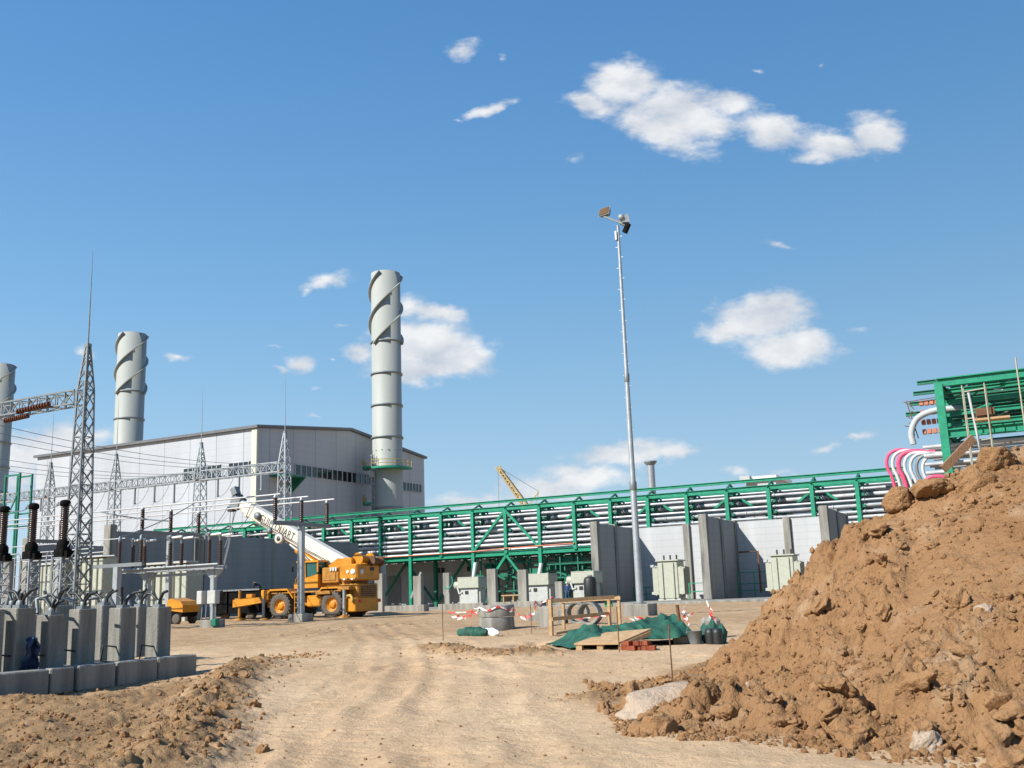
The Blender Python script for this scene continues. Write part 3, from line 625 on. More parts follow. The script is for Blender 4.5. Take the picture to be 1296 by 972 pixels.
def rails(name, x0, x1, v, z, label, hs=(.5, 1.05)):
    t = thing(name, label, 'railing', ((x0+x1)/2, v, z))
    for h in hs: MB().bar((x0, v, z+h), (x1, v, z+h), .07).build('rail', 'green', t)
    for x in np.linspace(x0, x1, max(2, int((x1-x0)/1.2)+1)): MB().bar((x, v, z), (x, v, z+hs[-1]+.04), .08).build('post', 'green', t)
    return t
rails('railing', -28.9, -27.3, 87.5, SLZ, 'green railing between the left bay transformer and the middle blast wall', (.7, 1.4, 3.2)[:2])
rails('railing', -25.9, -22.9, 92.2, SLZ, 'green railing in the shade inside the right transformer bay', (.6, 1.2, 2.2))
rails('railing', -35.9, -33.4, 92.2, SLZ, 'green railing in the shade inside the left transformer bay', (.6, 1.2))
o = MB().tube([(-25.5, 91.9, SLZ+4), (-23.8, 91.9, SLZ+4.0), (-23.8, 91.9, SLZ+.4)], .09, 8).build('pipe', 'rust'); tag(o, 'rusty pipe bent down in the shade of the right bay', 'pipe')
# ---- low concrete posts and small transformers left of the bays
PG2 = 'low concrete posts in front of the rack'
def post(px, pxr, ytop, ybot, v, label):
    a = P(px, ybot, v=v); b = P(pxr, ybot, v=v); c = P((px+pxr)/2, ytop, v=v); z0 = gs(a[0], v)
    m = MB().box(((a[0]+b[0])/2, v+.25, (c[2]+z0-.1)/2), (abs(b[0]-a[0]), .5, c[2]-z0+.1), bev=.03)
    tag(m.build('concrete_post', 'conc'), label, 'concrete post', PG2)
post(474, 484, 726, 775, 74, 'low concrete post just right of the crane counterweight')
post(523, 533, 729, 771, 76, 'low concrete post in front of the slanted prop under the rack')
post(561, 569, 725, 768, 78, 'low concrete post with a green hoop, left of the first box transformer')
post(617, 628, 720, 767, 80, 'broad low concrete post behind the manhole rings')
post(656, 667, 721, 765, 81, 'split low concrete post left of the second box transformer')
post(703, 712, 736, 763, 81, 'short pale concrete post right of the second box transformer')
for k, (a, b) in enumerate(((-50.5, -46.6), (-46.3, -42.0), (-41.8, -37.5))):
    v = (72.6, 74.3, 76)[k]; z = gs((a+b)/2, v)
    tag(MB().box(((a+b)/2, v+.3, z+.2), (b-a, .8, .6), bev=.03).build('kerb_beam', 'conc'), ('concrete kerb beam right of the crane', 'concrete kerb beam below the hooped post', 'concrete kerb beam behind the manhole rings')[k], 'kerb beam', 'kerb beams before the rack')
hp_ = P(566, 728, v=77.6); m = MB(); m.tube([(hp_[0]+.55*math.cos(a), 77.6, hp_[2]-.5-.65*math.sin(a)) for a in np.linspace(-.6, 2.2, 9)], .07, 8); tag(m.build('hoop', 'green'), 'thin green hoop hanging on the front of a low concrete post', 'hoop')
def box_transformer(px, w_, v, label):
    a = P(px, 760, v=v); x, z = a[0], gs(a[0], v)+.1
    t = thing('box_transformer', label, 'transformer', (x, v, z), 'box transformers under the rack')
    MB().box((x, v, z+.95), (w_*.82, 1.5, 1.5), bev=.04).build('tank', 'tgrey', t)
    MB().box((x, v, z+2.15), (w_, 1.9, .95), bev=.05).build('cover', 'tgreen', t)
    MB().box((x, v, z+2.68), (w_*.98, 1.86, .1)).build('lid', 'tgreen', t)
    MB().lathe((x-w_*.5-.1, v-.4, z+2.0), [(0, -.5), (.34, -.45), (.34, .45), (0, .5)], 16, 'X').build('conservator', 'tgreen', t)
    for s in (-1, 1): MB().box((x+s*w_*.46, v-.5, z+.7), (.16, .2, 1.3)).build('leg', 'tgreen', t)
    MB().tube([(x-w_*.5-.2, v-.6, z+1.8), (x-w_*.48, v-.7, z+1.2), (x-w_*.3, v-.8, z+1.3)], .09, 8).build('elbow_pipe', 'tgrey', t)
    MB().box((x-.25, v-.77, z+1.3), (.34, .06, .3)).build('gauge', 'black', t)
box_transformer(599, 2.3, 86, 'small box transformer between the hooped post and the broad post')
box_transformer(686, 2.4, 85, 'small box transformer between the split post and the short pale post')
box_transformer(744, 2.2, 84, 'small box transformer nearest the leftmost blast wall')
tk = P(747, 745, v=82.4); z = gs(tk[0], 82.4)
t = thing('oil_drum', 'dark grey tank standing at the corner of the leftmost blast wall', 'tank', (tk[0], 82.4, z)); MB().lathe((tk[0], 82.4, z), [(.5, 0), (.55, .05), (.55, 2.0), (.45, 2.25), (.2, 2.35)], 20).build('tank_body', 'cable', t); MB().box((tk[0], 82.4, z+2.4), (.3, .3, .12)).build('lid', 'galvd', t)
# rack-side building, doors and vents
t = thing('switch_building', 'plain grey rendered building in the shade under the green rack', 'building', (-64, 106, .6))
MB().box((-56.5, 107, 3.6), (32, 5, 6.0)).build('wall', 'plaster', t); MB().box((-56.5, 107, 6.75), (32.4, 5.4, .25)).build('roof', 'concd', t)
for x in (-65.0, -64.4, -60.9): MB().box((x, 104.47, 4.9), (.42, .08, .55)).build('vent', 'black', t)
MB().box((-71.3, 104.46, 2.6), (1.9, .1, 3.8)).build('door', 'galvd', t)
# hanging white sheets / wrapped pipes below the rack
for px, y0, y1, lab in ((600, 712, 733, 'short white wrapped pipe hanging under the rack above the left box transformer'), (683, 713, 730, 'short white wrapped pipe hanging under the rack above the middle box transformer')):
    a, b = P(px+2, y0, v=97.2), P(px-1, y1, v=97.2); tag(MB().tube([a, b], .2, 10).build('wrapped_pipe', 'white'), lab, 'pipe')
# timber trestle under the rack
tt = P(655, 762, v=92); z = gs(tt[0], 92)
t = thing('trestle', 'small timber trestle under the green rack', 'trestle', (tt[0], 92, z)); MB().box((tt[0], 92, z+1.0), (3.2, .8, .12)).build('top', 'wood', t)
for s in (-1.4, -.3, .7, 1.4): MB().box((tt[0]+s, 92, z+.47), (.12, .7, .94)).build('leg', 'wood', t)
# ================================================================== turbine hall and chimneys
UB, V0, V1 = -107.0, 120.0, 167.4; EZ, RZ = 28.4, 30.9; VM = (V0+V1)/2; XB = -157.2
hall = thing('turbine_hall', 'huge pale metal turbine hall with its gable in shade, behind the switchyard', 'building', ((UB+XB)/2, V0, .6))
MB().prism([(V0, .3), (V1, .3), (V1, EZ), (VM, RZ), (V0, EZ)], 'X', XB, UB).build('wall', 'clad', hall)
m = MB(); m.prism([(V0-.5, EZ-.02), (VM, RZ+.05), (V1+.5, EZ-.02), (V1+.5, EZ+.42), (VM, RZ+.5), (V0-.5, EZ+.42)], 'X', XB-.5, UB+.45); m.build('roof', 'rooft', hall)
MB().box((UB-.3, V0-.14, EZ/2), (1.0, .3, EZ-.6)).build('corner_trim', mat('trim_cream', (.62, .62, .48), .5, var=.05), hall)
def win_strip(va, vb, z0, z1, n, broken=False):
    f = MB(); f.box((UB+.06, (va+vb)/2, z0-.06), (.16, vb-va, .12)); f.box((UB+.06, (va+vb)/2, z1+.06), (.16, vb-va, .12))
    for k in range(n+1): v = va+(vb-va)*k/n; f.box((UB+.06, v, (z0+z1)/2), (.15, .22 if k % 2 else .14, z1-z0))
    fo = f.build('window_frame', 'frame', hall)
    for k in range(n):
        a, b = va+(vb-va)*k/n, va+(vb-va)*(k+1)/n
        MB().box((UB+.02, (a+b)/2, (z0+z1)/2), (.06, b-a-.2, z1-z0)).build('pane', 'glass', fo)
win_strip(129.0, 149.6, 21.9, 23.6, 15); win_strip(159.8, 166.2, 21.7, 23.2, 6)
# window band on the sunny side
f = MB(); 
for a, b in ((-112.5, -108.2), (-122, -114.2)):
    MB().box(((a+b)/2, V0-.04, 22.3), (b-a, .1, 2.0)).build('window', 'glass', hall)
    for k in range(int((b-a)/1.0)+1): f.box((a+k*1.0, V0-.1, 22.3), (.14, .12, 2.0))
    f.box(((a+b)/2, V0-.1, 23.35), (b-a, .14, .12)); f.box(((a+b)/2, V0-.1, 21.25), (b-a, .14, .12))
f.build('window_frame', 'frame', hall)
m = MB(); m.box((UB+1.5, 125.6, 21.2), (3.0, 5.0, .25)); m.prism([(UB, 18.8), (UB+.3, 18.8), (UB+3.0, 20.95), (UB+3, 21.1), (UB, 21.1)], 'Y', 127.6, 127.9); m.build('canopy', 'greend', hall)
m = MB(); m.box((UB+1.2, 130.5, 9.1), (2.4, 8, .25)); m.build('canopy', 'greend', hall); MB().box((UB+.6, 135.5, 8.6), (1.2, 4.5, .9)).build('louvre_box', 'rust', hall)
MB().lathe((UB-4, 163.0, EZ+.4), [(.5, 0), (.5, 1.4), (1.5, 1.5), (1.6, 1.9), (.3, 2.5)], 16).build('roof_vent', 'galv', hall)
def chimney(x, v, ztop, r, label, platforms, dx=0.):
    t = thing('chimney', label, 'chimney', (x, v, .5), 'chimneys of the plant')
    shell = MB(); shell.lathe((x, v, 0), [(r+.06, .4), (r+.06, 24), (r, 24.1), (r, ztop), (r-.25, ztop), (r-.25, ztop-2.5)], 48)
    shell.build('shell', 'stack', t)
    for z in (ztop-12.9, ztop-18.7, ztop-24.4, ztop-30.1, 17.2): MB().lathe((x, v, z), [(r, -.18), (r+.22, -.14), (r+.22, .14), (r, .18)], 48).build('flange', 'galvd', t)
    for k in range(3):                                           # three helical strakes at the top
        s = MB(); N = 60; vs = []
        for i in range(N+1):
            a = math.radians(-80+k*120)-i/N*math.radians(265); z = ztop-.2-(i/N)*13.2
            for rr_, dz in ((r-.02, .1), (r+.5, .1), (r+.5, -.12), (r-.02, -.12)): vs.append((x+math.cos(a)*rr_, v+math.sin(a)*rr_, z+dz))
        fs = [(i*4+q, i*4+(q+1) % 4, i*4+4+(q+1) % 4, i*4+4+q) for i in range(N) for q in range(4)]+[(0, 1, 2, 3), (N*4+3, N*4+2, N*4+1, N*4)]
        s.add(vs, fs); s.build('helical_strake', 'stack', t)
    sp = MB()
    for i in range(14): a = i*2*math.pi/14; sp.box((x+math.cos(a)*(r+.02), v+math.sin(a)*(r+.02), 27.2), (.14, .14, .14), rz=a)
    sp.build('lifting_lugs', 'galvd', t)
    if platforms:
        for (z, a0, a1, rp) in ((24.5, -175, -118, 1.75), (24.2, -95, 25, 1.75), (18.3, -172, -120, 1.7)):
            A = np.radians(np.linspace(a0, a1, 20)); p = MB(); vs = []
            for a in A:
                for q, dz in ((r+.05, 0), (r+rp, 0), (r+rp, -.35), (r+.05, -.35)): vs.append((x+math.cos(a)*q, v+math.sin(a)*q, z+dz))
            p.add(vs, [(i*4+q, i*4+(q+1) % 4, i*4+4+(q+1) % 4, i*4+4+q) for i in range(19) for q in range(4)]+[(0, 1, 2, 3), (79, 78, 77, 76)])
            po = p.build('platform', 'green', t)
            h = MB()
            for zz in (.55, 1.15): h.tube([(x+math.cos(a)*(r+rp-.06), v+math.sin(a)*(r+rp-.06), z+zz) for a in A], .05, 6)
            for a in A[::3]: h.bar((x+math.cos(a)*(r+rp-.06), v+math.sin(a)*(r+rp-.06), z), (x+math.cos(a)*(r+rp-.06), v+math.sin(a)*(r+rp-.06), z+1.15), .08)
            h.build('guard_rail', 'yellow', po)
        la = math.radians(-108); lx, lv = x+math.cos(la)*(r+.55), v+math.sin(la)*(r+.55); l = MB()
        for s in (-.3, .3): l.bar((lx+s, lv, 4), (lx+s, lv, 26.5), .09)
        for z in np.arange(4.2, 26.4, .4): l.bar((lx-.3, lv, z), (lx+.3, lv, z), .05)
        for z in np.arange(7, 26.4, 1.2): l.tube([(lx+.42*math.cos(a), lv-.1-.55*math.sin(a), z) for a in np.linspace(0, math.pi, 7)], .04, 5)
        l.build('cage_ladder', 'galv', t)
        MB().box((x-r*.45, v-r-.35, 23.0), (.9, .5, 1.0)).build('junction_box', 'tgrey', t)
    return t
a = P(488, 345, Y=178); chimney(a[0], a[1], a[2]-.3, 2.62, 'nearest tall chimney with yellow railed platforms, in front of the gable', True)
b = P(168, 422, Y=215); chimney(b[0], b[1], b[2]-.3, 2.95, 'second chimney with helical fins, rising behind the hall roof', False)
c = P(2, 461, Y=236); chimney(c[0], c[1], c[2]-.3, 3.05, 'chimney cut off by the left edge of the photo', False)
# ================================================================== switchyard at the left
def frustum_tower(x, v, z0, w0, z1, w1, zap, rod, label, group, npan, mt='galv', leg=.10, br=.05):
    t = thing('lattice_tower', label, 'lattice tower', (x, v, z0), group)
    def wz(z): return w0+(w1-w0)*(z-z0)/(z1-z0) if z < z1 else w1+(.16-w1)*(z-z1)/(zap-z1)
    for sx in (-1, 1):
        for sy in (-1, 1):
            l = MB(); zz = [z0, z1, zap]
            for a, b in zip(zz[:-1], zz[1:]): l.bar((x+sx*wz(a)/2, v+sy*wz(a)/2, a), (x+sx*wz(b)/2, v+sy*wz(b)/2, b), leg)
            l.build('leg', mt, t)
    b = MB(); zs = list(np.linspace(z0, z1, npan+1))+list(np.linspace(z1, zap-.1, 5))[1:]
    for q, (a, c) in enumerate(zip(zs[:-1], zs[1:])):
        wa, wc = wz(a)/2, wz(c)/2
        for f in range(4):
            for s in (1, -1):
                p0, p1 = (-s*wa, -wa), (s*wc, -wc)
                R2 = [(1, 0), (0, 1), (-1, 0), (0, -1)][f]
                r = lambda p: (x+p[0]*R2[0]-p[1]*R2[1], v+p[0]*R2[1]+p[1]*R2[0])
                if s == 1 or leg > .08: b.bar((*r(p0), a), (*r(p1), c), br)
            if q % 3 == 0:
                b.bar((*r((-wa, -wa)), a), (*r((wa, -wa)), a), br)
    b.build('bracing', mt, t)
    MB().box((x, v, zap), (.3, .3, .22)).build('cap', 'galvd', t)
    MB().tube([(x, v, zap), (x, v, zap+(rod-zap)*.5), (x, v, rod)], [.05*leg/.1, .035*leg/.1, .012], 6).build('lightning_rod', mt, t)
    return t
def lattice_beam(a, b, hgt, wid, n_, label, group=None, mt='galv', ch=.09, br=.05, plate=False):
    a, b = Vector(a), Vector(b); d = (b-a); t = d.normalized(); s = Vector((-t.y, t.x, 0))*wid/2; u = Vector((0, 0, hgt/2))
    th = thing('lattice_beam', label, 'lattice beam', tuple((a+b)/2-u), group)
    for i in (-1, 1):
        for k in (-1, 1): MB().bar(a+s*i+u*k, b+s*i+u*k, ch).build('chord', mt, th)
    m = MB()
    for q in range(n_):
        p, r = a+d*q/n_, a+d*(q+1)/n_; e = 1 if q % 2 else -1
        for i in (-1, 1): m.bar(p+s*i-u*e, r+s*i+u*e, br); m.bar(p+s*i-u, p+s*i+u, br)
        for k in (-1, 1): m.bar(p+s*e+u*k, r-s*e+u*k, br)
    m.build('bracing', mt, th)
    if plate:
        MB().bar(a-s*1.0-u+Vector((0, 0, .16)), b-s*1.0-u+Vector((0, 0, .16)), .03, .22).build('cable_tray', 'rust', th)
    return th
TG2 = 'lattice towers of the far gantry'
GV = 88.0; GK = GV/70.0; gz = lambda z: 1.6+(z-1.6)*GK
TW = [(-59.2*GK, 'first'), (-69.1*GK, 'second'), (-80.2*GK, 'third'), (-89.6*GK, 'fourth')]
for (x, d) in TW:
    near = {'first': 'in front of the shaded gable', 'second': 'behind the concrete wall and the isolators', 'third': 'over the middle of the sunny hall wall', 'fourth': 'near the left end of the sunny hall wall'}[d]
    frustum_tower(x, GV, .7, 1.5, gz(13.9), .9, gz(16.5), gz(22.0), f'slim galvanised lattice tower with lightning rod {near}', TG2, 13, leg=.11, br=.055)
xs_ = [-59.2*GK, -69.1*GK, -80.2*GK, -89.6*GK, -101*GK]
for k in range(4):
    lab = ('lattice beam between the tower at the gable and the next one', 'lattice beam between the second and third far towers', 'lattice beam between the third and fourth far towers', 'lattice beam running off left from the fourth far tower')[k]
    lattice_beam((xs_[k]-.6, GV, gz(13.45)), (xs_[k+1]+.6, GV, gz(13.45)), 1.05, .9, 14, lab, 'beams of the far gantry', ch=.12, br=.065, plate=True)
big = frustum_tower(-50.4, 41.5, .3, 1.2, 14.6, .64, 17.35, 23.4, 'tall dark galvanised lattice tower with a long lightning rod behind the pedestals', None, 15, 'galvd', .10, .05)
lattice_beam((-50.9, 41.5, 14.2), (-64, 41.5, 14.2), .8, .8, 16, 'lattice beam from the tall tower off the left edge of the photo', None, 'galvd', .1, .055)
m = MB()
for j in (-.22, .22):
    s0 = Vector((-55.2, 41.3+j*.3, 13.95+j)); s1 = Vector((-52.6, 41.0+j*.3, 14.05+j))
for j, (a, b) in enumerate((((-55.4, 40.7, 13.75), (-52.7, 40.9, 13.95)), ((-56.5, 40.7, 13.3), (-54.6, 40.9, 13.45)))):
    a, b = Vector(a), Vector(b); m = MB(); d = b-a; N = 12
    for q in range(N): p = a+d*q/N; m.tube([p, p+d*.45/N], .17, 10)
    m.tube([a, b], .05, 6); tag(m.build('insulator_string', mat('insulator_red%d' % j, (.12, .04, .02), .3)), ('upper', 'lower')[j]+' brown insulator string lying along the beam of the tall tower', 'insulator', 'insulator strings at the tall tower beam')
def wire(pts, label, group, r=.018, m='galvd', name='wire'): return tag(MB().tube(pts, r, 5).build(name, m), label, 'wire', group)
def sag(a, b, s, n_=14): a, b = Vector(a), Vector(b); return [a+(b-a)*i/n_-Vector((0, 0, s*4*(i/n_)*(1-i/n_))) for i in range(n_+1)]
for k, x in enumerate((-61.5, -63.6, -65.7, -72.0, -74.5, -77.0)):
    wire(sag((x, 41.5, 14.2), (x*1.22, GV, gz(13.7)), .9), 'thin bare overhead wire crossing in front of the hall', 'overhead wires at the left', .022)
# hanging insulator strings and droppers
for k, (px, y0, y1) in enumerate(((116, 626, 650), (171, 618, 637), (196, 613, 632), (221, 609, 631), (276, 603, 623), (303, 599, 620), (331, 598, 616), (52, 634, 650))):
    a = P(px, y0, v=GV-.5); L_ = (y1-y0)/1298*119; zb = gz(12.95); gv = GV-.5
    m = MB(); m.tube([(a[0], gv, zb), (a[0], gv, zb-L_)], .11, 8); m.lathe((a[0], gv, zb-.2-L_), [(.02, 0), (.18, .05), (.18, .12), (.05, .25)], 10)
    tag(m.build('hanging_insulator', 'galvd' if k != 6 else 'galv'), 'grey insulator hanging from the lattice beam of the far gantry', 'insulator', 'insulators hanging from the far gantry')
    if k < 5: wire(sag((a[0], gv, zb-.2-L_), (a[0]+2.3, gv, zb-.1), .6, 8), 'short jumper wire looped between hanging insulators', 'jumper wires of the far gantry', .025)
    if 0 < k < 6: wire(sag((a[0], gv, zb-.2-L_), (a[0]+1, 80, 7.2), .5, 8), 'thin dropper wire falling from a hanging insulator', 'dropper wires of the far gantry', .018)
# ---- bus tubes on T posts
TV = (50.35, 52.9, 55.55); TZ = 8.42
BG = 'parallel bus tubes'
for k, v in enumerate(TV):
    xr_ = P((355, 390, 423)[k], (623, 627.5, 631)[k], v=v)[0]
    tag(MB().tube([(xr_, v, TZ), (-90, v, TZ)], .05, 10).build('bus_tube', 'alu'), ('farthest reaching left', 'x', 'y')[0] and ('shortest of the three bright aluminium bus tubes, its end over the boom', 'middle of the three bright aluminium bus tubes', 'bright aluminium bus tube whose right end reaches farthest right')[k], 'bus tube', BG)
def tpost(x, label, base_label=True, arm=True):
    z0 = gs(x, TV[1])
    t = thing('support_post', label, 'support post', (x, TV[1], z0), 'posts carrying the bus tubes')
    MB().box((x, TV[1], z0+.22), (1.15, 1.15, .52), bev=.03).build('footing', 'conc', t)
    MB().bar((x, TV[1], z0+.45), (x, TV[1], 6.55), .34).build('column', 'galv', t)
    MB().box((x, TV[1], z0+.5), (.6, .6, .06)).build('base_plate', 'galvd', t)
    MB().bar((x, TV[0]-.3, 6.66), (x, TV[2]+.3, 6.66), .2, .26).build('cross_arm', 'galvd', t)
    for v in TV:
        i = insulator(MB(), (x, v, 6.8), 1.4, .15, 11).build('insulator', 'brown', t)
        MB().lathe((x, v, 8.2), [(.12, 0), (.14, .08), (.08, .14), (.08, .2)], 10).build('clamp', 'galv', i)
    return t
tp = tpost(-43.3, 'galvanised T shaped post in front of the crane with three brown insulators')
z0 = gs(-54.9, TV[1]); dup(tp, (-54.9, TV[1], z0+.02), 'T shaped post with three brown insulators behind the isolator frame')
dup(tp, (-66.2, TV[1], z0+.08), 'T shaped post with three brown insulators right of the tall lattice tower')
dup(tp, (-77.4, TV[1], z0+.08), 'T shaped post with brown insulators far left behind the breakers')
# ---- isolators: frame, insulators, arms
def isolator(x0, x1, v, z, label, legs, boxes=False):
    z0 = gs((x0+x1)/2, v)
    t = thing('isolator', label, 'isolator', ((x0+x1)/2, v, z0), 'isolator frames')
    f = MB()
    for dv in (-.45, .45): f.bar((x0, v+dv, z), (x1, v+dv, z), .16, .2)
    for x in np.linspace(x0+.1, x1-.1, 7): f.bar((x, v-.5, z), (x, v+.5, z), .12)
    f.bar((x0+1.4, v, z-.32), (x1-1.2, v, z-.32), .14, .16)
    f.tube([(x0-.2, v-.62, z+.1), (x1+.4, v-.62, z+.14)], .06, 8); f.build('frame', 'galv', t)
    for x in legs:
        l = MB(); l.bar((x, v, z0+.3), (x, v, z-.1), .26); l.prism([(x-.7, z-.14), (x+.7, z-.14), (x+.2, z-.6), (x-.2, z-.6)], 'Y', v-.1, v+.1); l.build('leg', 'galv', t)
        MB().box((x, v, z0+.2), (1.0, 1.0, .5), bev=.03).build('footing', 'conc', t)
    n_ = 3
    for k in range(n_):
        xx = x0+.75+k*(x1-x0-1.2)/(n_-1)
        for s, hh in ((-.45, 1.45), (.45, 1.45)):
            ins = insulator(MB(), (xx, v+s, z+.1), hh, .13, 10).build('insulator', 'brown', t)
            MB().lathe((xx, v+s, z+hh+.1), [(.1, 0), (.1, .25), (.16, .3), (.16, .38), (.05, .45)], 10).build('terminal', 'galvd', ins)
            MB().tube([(xx-.1, v+s, z+hh+.36), (xx+.9, v+s, z+hh+.40)], .07, 8).build('contact_arm', 'white', ins)
    if boxes:
        x = legs[-1]
        for dx in (-.55, .35): MB().box((x+dx, v-.35, z0+1.7), (.62 if dx > 0 else .4, .4, .75), bev=.03).build('control_box', 'tgrey', t)
        c = MB()
        for dx in (-.5, -.2, .3, .5): c.tube([(x+dx, v-.3, z0+1.3), (x+dx*1.1, v-.35, z0+.1)], .035, 6)
        c.build('conduit', 'galvd', t)
        MB().box((x+.75, v-.6, z0+.3), (.4, .3, .4), bev=.04).build('green_can', 'greend', t)
    return t
isolator(-49.9, -42.6, 44.9, 3.85, 'isolator frame with pale control boxes on its right leg', (-48.3, -43.1), True)
# equipment arm between tower and first wall
# ---- breakers / current transformers on lattice stools
def breaker(x, v, label, s=1.0):
    z0 = gs(x, v)
    t = thing('current_transformer', label, 'current transformer', (x, v, z0), 'current transformers on lattice stools')
    zb = P(80, 684, v=41.0)[2]; D_ = zb-4.0; IH = P(80, 641, v=41.0)[2]-zb; T_ = 3.0+D_
    w = .72; st = MB()
    for sx in (-1, 1):
        for sy in (-1, 1): st.bar((x+sx*w/2, v+sy*w/2, z0), (x+sx*w/2, v+sy*w/2, T_), .09)
    for q in range(6):
        a = z0+(T_-z0)*q/6; c = z0+(T_-z0)*(q+1)/6
        for sy in (-1, 1): st.bar((x-w/2, v+sy*w/2, a), (x+w/2, v+sy*w/2, c), .05); st.bar((x-w/2, v+sy*w/2, c), (x+w/2, v+sy*w/2, c), .05)
        for sx in (-1, 1): st.bar((x+sx*w/2, v-w/2, a), (x+sx*w/2, v+w/2, c), .05); st.bar((x+sx*w/2, v-w/2, c), (x+sx*w/2, v+w/2, c), .05)
    st.build('stool', 'galv', t)
    lg = MB(); lx = x-.62
    for s in (-.22, .22): lg.bar((lx+s, v-.4, z0), (lx+s, v-.4, T_+.1), .06)
    for zz in np.arange(z0+.5, T_+.1, .7): lg.bar((lx-.22, v-.4, zz), (lx+.22, v-.4, zz), .05)
    lg.tube([(lx+.22*math.cos(a), v-.4, T_+.1+.3*math.sin(a)) for a in np.linspace(0, math.pi, 7)], .03, 5); lg.build('ladder_frame', 'galv', t)
    b = MB(); b.box((x, v, 3.25+D_), (.8, .7, .5), bev=.05); b.lathe((x, v, 3.5+D_), [(.36, 0), (.36, .35), (.26, .5)], 14); b.box((x+.5, v, 3.2+D_), (.3, .5, .34)); b.build('base_tank', 'skip', t)
    insulator(MB(), (x, v, zb), IH, .26, 16, 14).build('insulator', 'brown', t)
    MB().lathe((x, v, zb+IH), [(.25, 0), (.30, .06), (.30, .26), (.24, .34), (.1, .38)], 14).build('head', 'skip', t)
    a = MB(); a.box((x-.45, v, zb+IH+.15), (.36, .12, .16)); a.lathe((x-.62, v, zb+IH+.08), [(.1, 0), (.12, .1), (.06, .2)], 8); a.build('terminal', 'galvd', t)
    return t
CT = []
for px, d in ((80, 'dark current transformer on a lattice stool nearest the tall tower'), (40, 'dark current transformer on a lattice stool in the middle of three'), (3, 'dark current transformer on a lattice stool at the left edge of the photo')):
    a = P(px, 690, v=41.0)
    if not CT: CT.append(breaker(a[0], 41.0, d))
    else: CT.append(dup(CT[0], (a[0], 41.0, gs(a[0], 41.0)-.0), d))
    for sgn in (1,): zw = P(80, 639, v=41.0)[2]; wire(sag((a[0]-.6, 41, zw), (a[0]-2.2, 41, zw), .12, 8), 'thin wire joining the heads of the current transformers', 'wires between current transformers', .03)
for z, y in ((4.9, 0), (4.7, 1), (4.5, 2), (5.6, 3)): 
    tag(MB().tube([(-52.6, 44.5+y*.8, z+.5), (-66, 44.5+y*.8, z+.5)], .035, 8).build('bus_tube', 'alu'), 'thin pale tube running behind the current transformers', 'bus tube', 'thin tubes behind the current transformers')
# concrete column beside the tower, low arm with insulators
a = P(14, 700, v=43.5); tag(MB().box((a[0], 43.5, 2.6), (.5, .5, 4.9), bev=.02).build('concrete_column', 'conc'), 'slim pale concrete column left of the middle current transformer', 'concrete column')
t = thing('post_arm', 'grey steel arm with two brown insulators beside the tall lattice tower', 'insulator post', (-46.2, 41.8, .35))
MB().bar((-47.4, 41.8, .3), (-47.4, 41.8, 4.0), .34).build('column', 'galv', t); MB().bar((-49.3, 41.8, 4.1), (-45.4, 41.8, 4.1), .22, .2).build('arm', 'galvd', t)
for x in (-47.3, -45.6): insulator(MB(), (x, 41.8, 4.2), 1.25, .12, 10).build('insulator', 'brown', t); MB().lathe((x, 41.8, 5.45), [(.1, 0), (.1, .2), (.03, .3)], 8).build('terminal', 'galvd', t)
wire(sag((-45.6, 41.8, 5.7), (-47, 52.9, 6.3), .3, 8), 'drooping wire from the low arm to the isolator', 'drooping connection wires', .025)
wire(sag((-47.3, 41.8, 5.7), (-50.1, 50.35, 8.4), .2, 8), 'thick pale wire rising to the bus tubes', 'drooping connection wires', .03)
for k in range(3): wire(sag((-47+k*2.4, 45, 5.8), (-52+k*2.4, 52.9, 8.3), .5, 8), 'wire from an isolator terminal up to a bus tube', 'wires rising from the isolator', .022)
wire(sag((-59, 50.35, 8.4), (-48.5, 46.5, 6.9), .1, 8), 'slanting bar crossing in front of the bus tubes', 'slanting bars', .05)
# ---- long concrete walls and transformers behind them
XW1 = -71.4
wl = thing('yard_wall', 'long dark grey concrete wall running away behind the isolators and the crane', 'wall', (XW1, 77, .6), 'concrete walls of the switchyard')
HT = 8.25
for k, (a, b) in enumerate(((62.4, 71.6), (72.9, 82.3), (82.6, 91.6), (91.9, 97.2))): MB().box((XW1+(.0, .05, .02, -.05)[k], (a+b)/2, (HT-k*.0+.3)/2), (.4, b-a, HT-.3)).build('wall_panel', 'yardwall', wl)
for v, h in ((62.0, HT+.55), (72.25, HT-.1), (82.45, HT+.02), (91.75, HT)): MB().box((XW1+.04, v, h/2), (.8 if v < 80 else .5, .7 if v < 80 else .28, h), bev=.03).build('pillar', 'conc' if v < 80 else 'concd', wl)
wl2 = thing('yard_wall', 'dark grey concrete wall behind the three current transformers', 'wall', (-85, 77, .6), 'concrete walls of the switchyard')
MB().box((-84, 75, 4.1), (.4, 22, 7.6)).build('wall_panel', 'yardwall', wl2); MB().box((-83.9, 63.6, 4.3), (.8, .7, 8.2), bev=.03).build('pillar', 'conc', wl2)
def cabinet(px0, px1, ytop, v, label, n_):
    a, b = P(px0, ytop, v=v), P(px1, ytop, v=v); z0 = .3; x0, x1 = a[0], b[0]
    t = thing('transformer', label, 'transformer', ((x0+x1)/2, v, z0), 'finned transformers of the switchyard')
    MB().box(((x0+x1)/2, v+.9, (a[2]+z0)/2), (x1-x0-.3, 1.4, a[2]-z0)).build('tank', 'tgreen', t)
    for k in range(n_):
        x = x0+(k+.5)*(x1-x0)/n_; MB().box((x, v, (a[2]+z0-.1)/2), ((x1-x0)/n_*.72, .45, a[2]-z0-.1), bev=.04).build('radiator', 'tgreen', t)
    MB().box(((x0+x1)/2, v+.3, a[2]+.1), (x1-x0, 1.3, .16)).build('lid', 'tgrey', t)
    return t
cabinet(52, 78, 716, 58, 'pale finned transformer seen between two current transformers', 5)
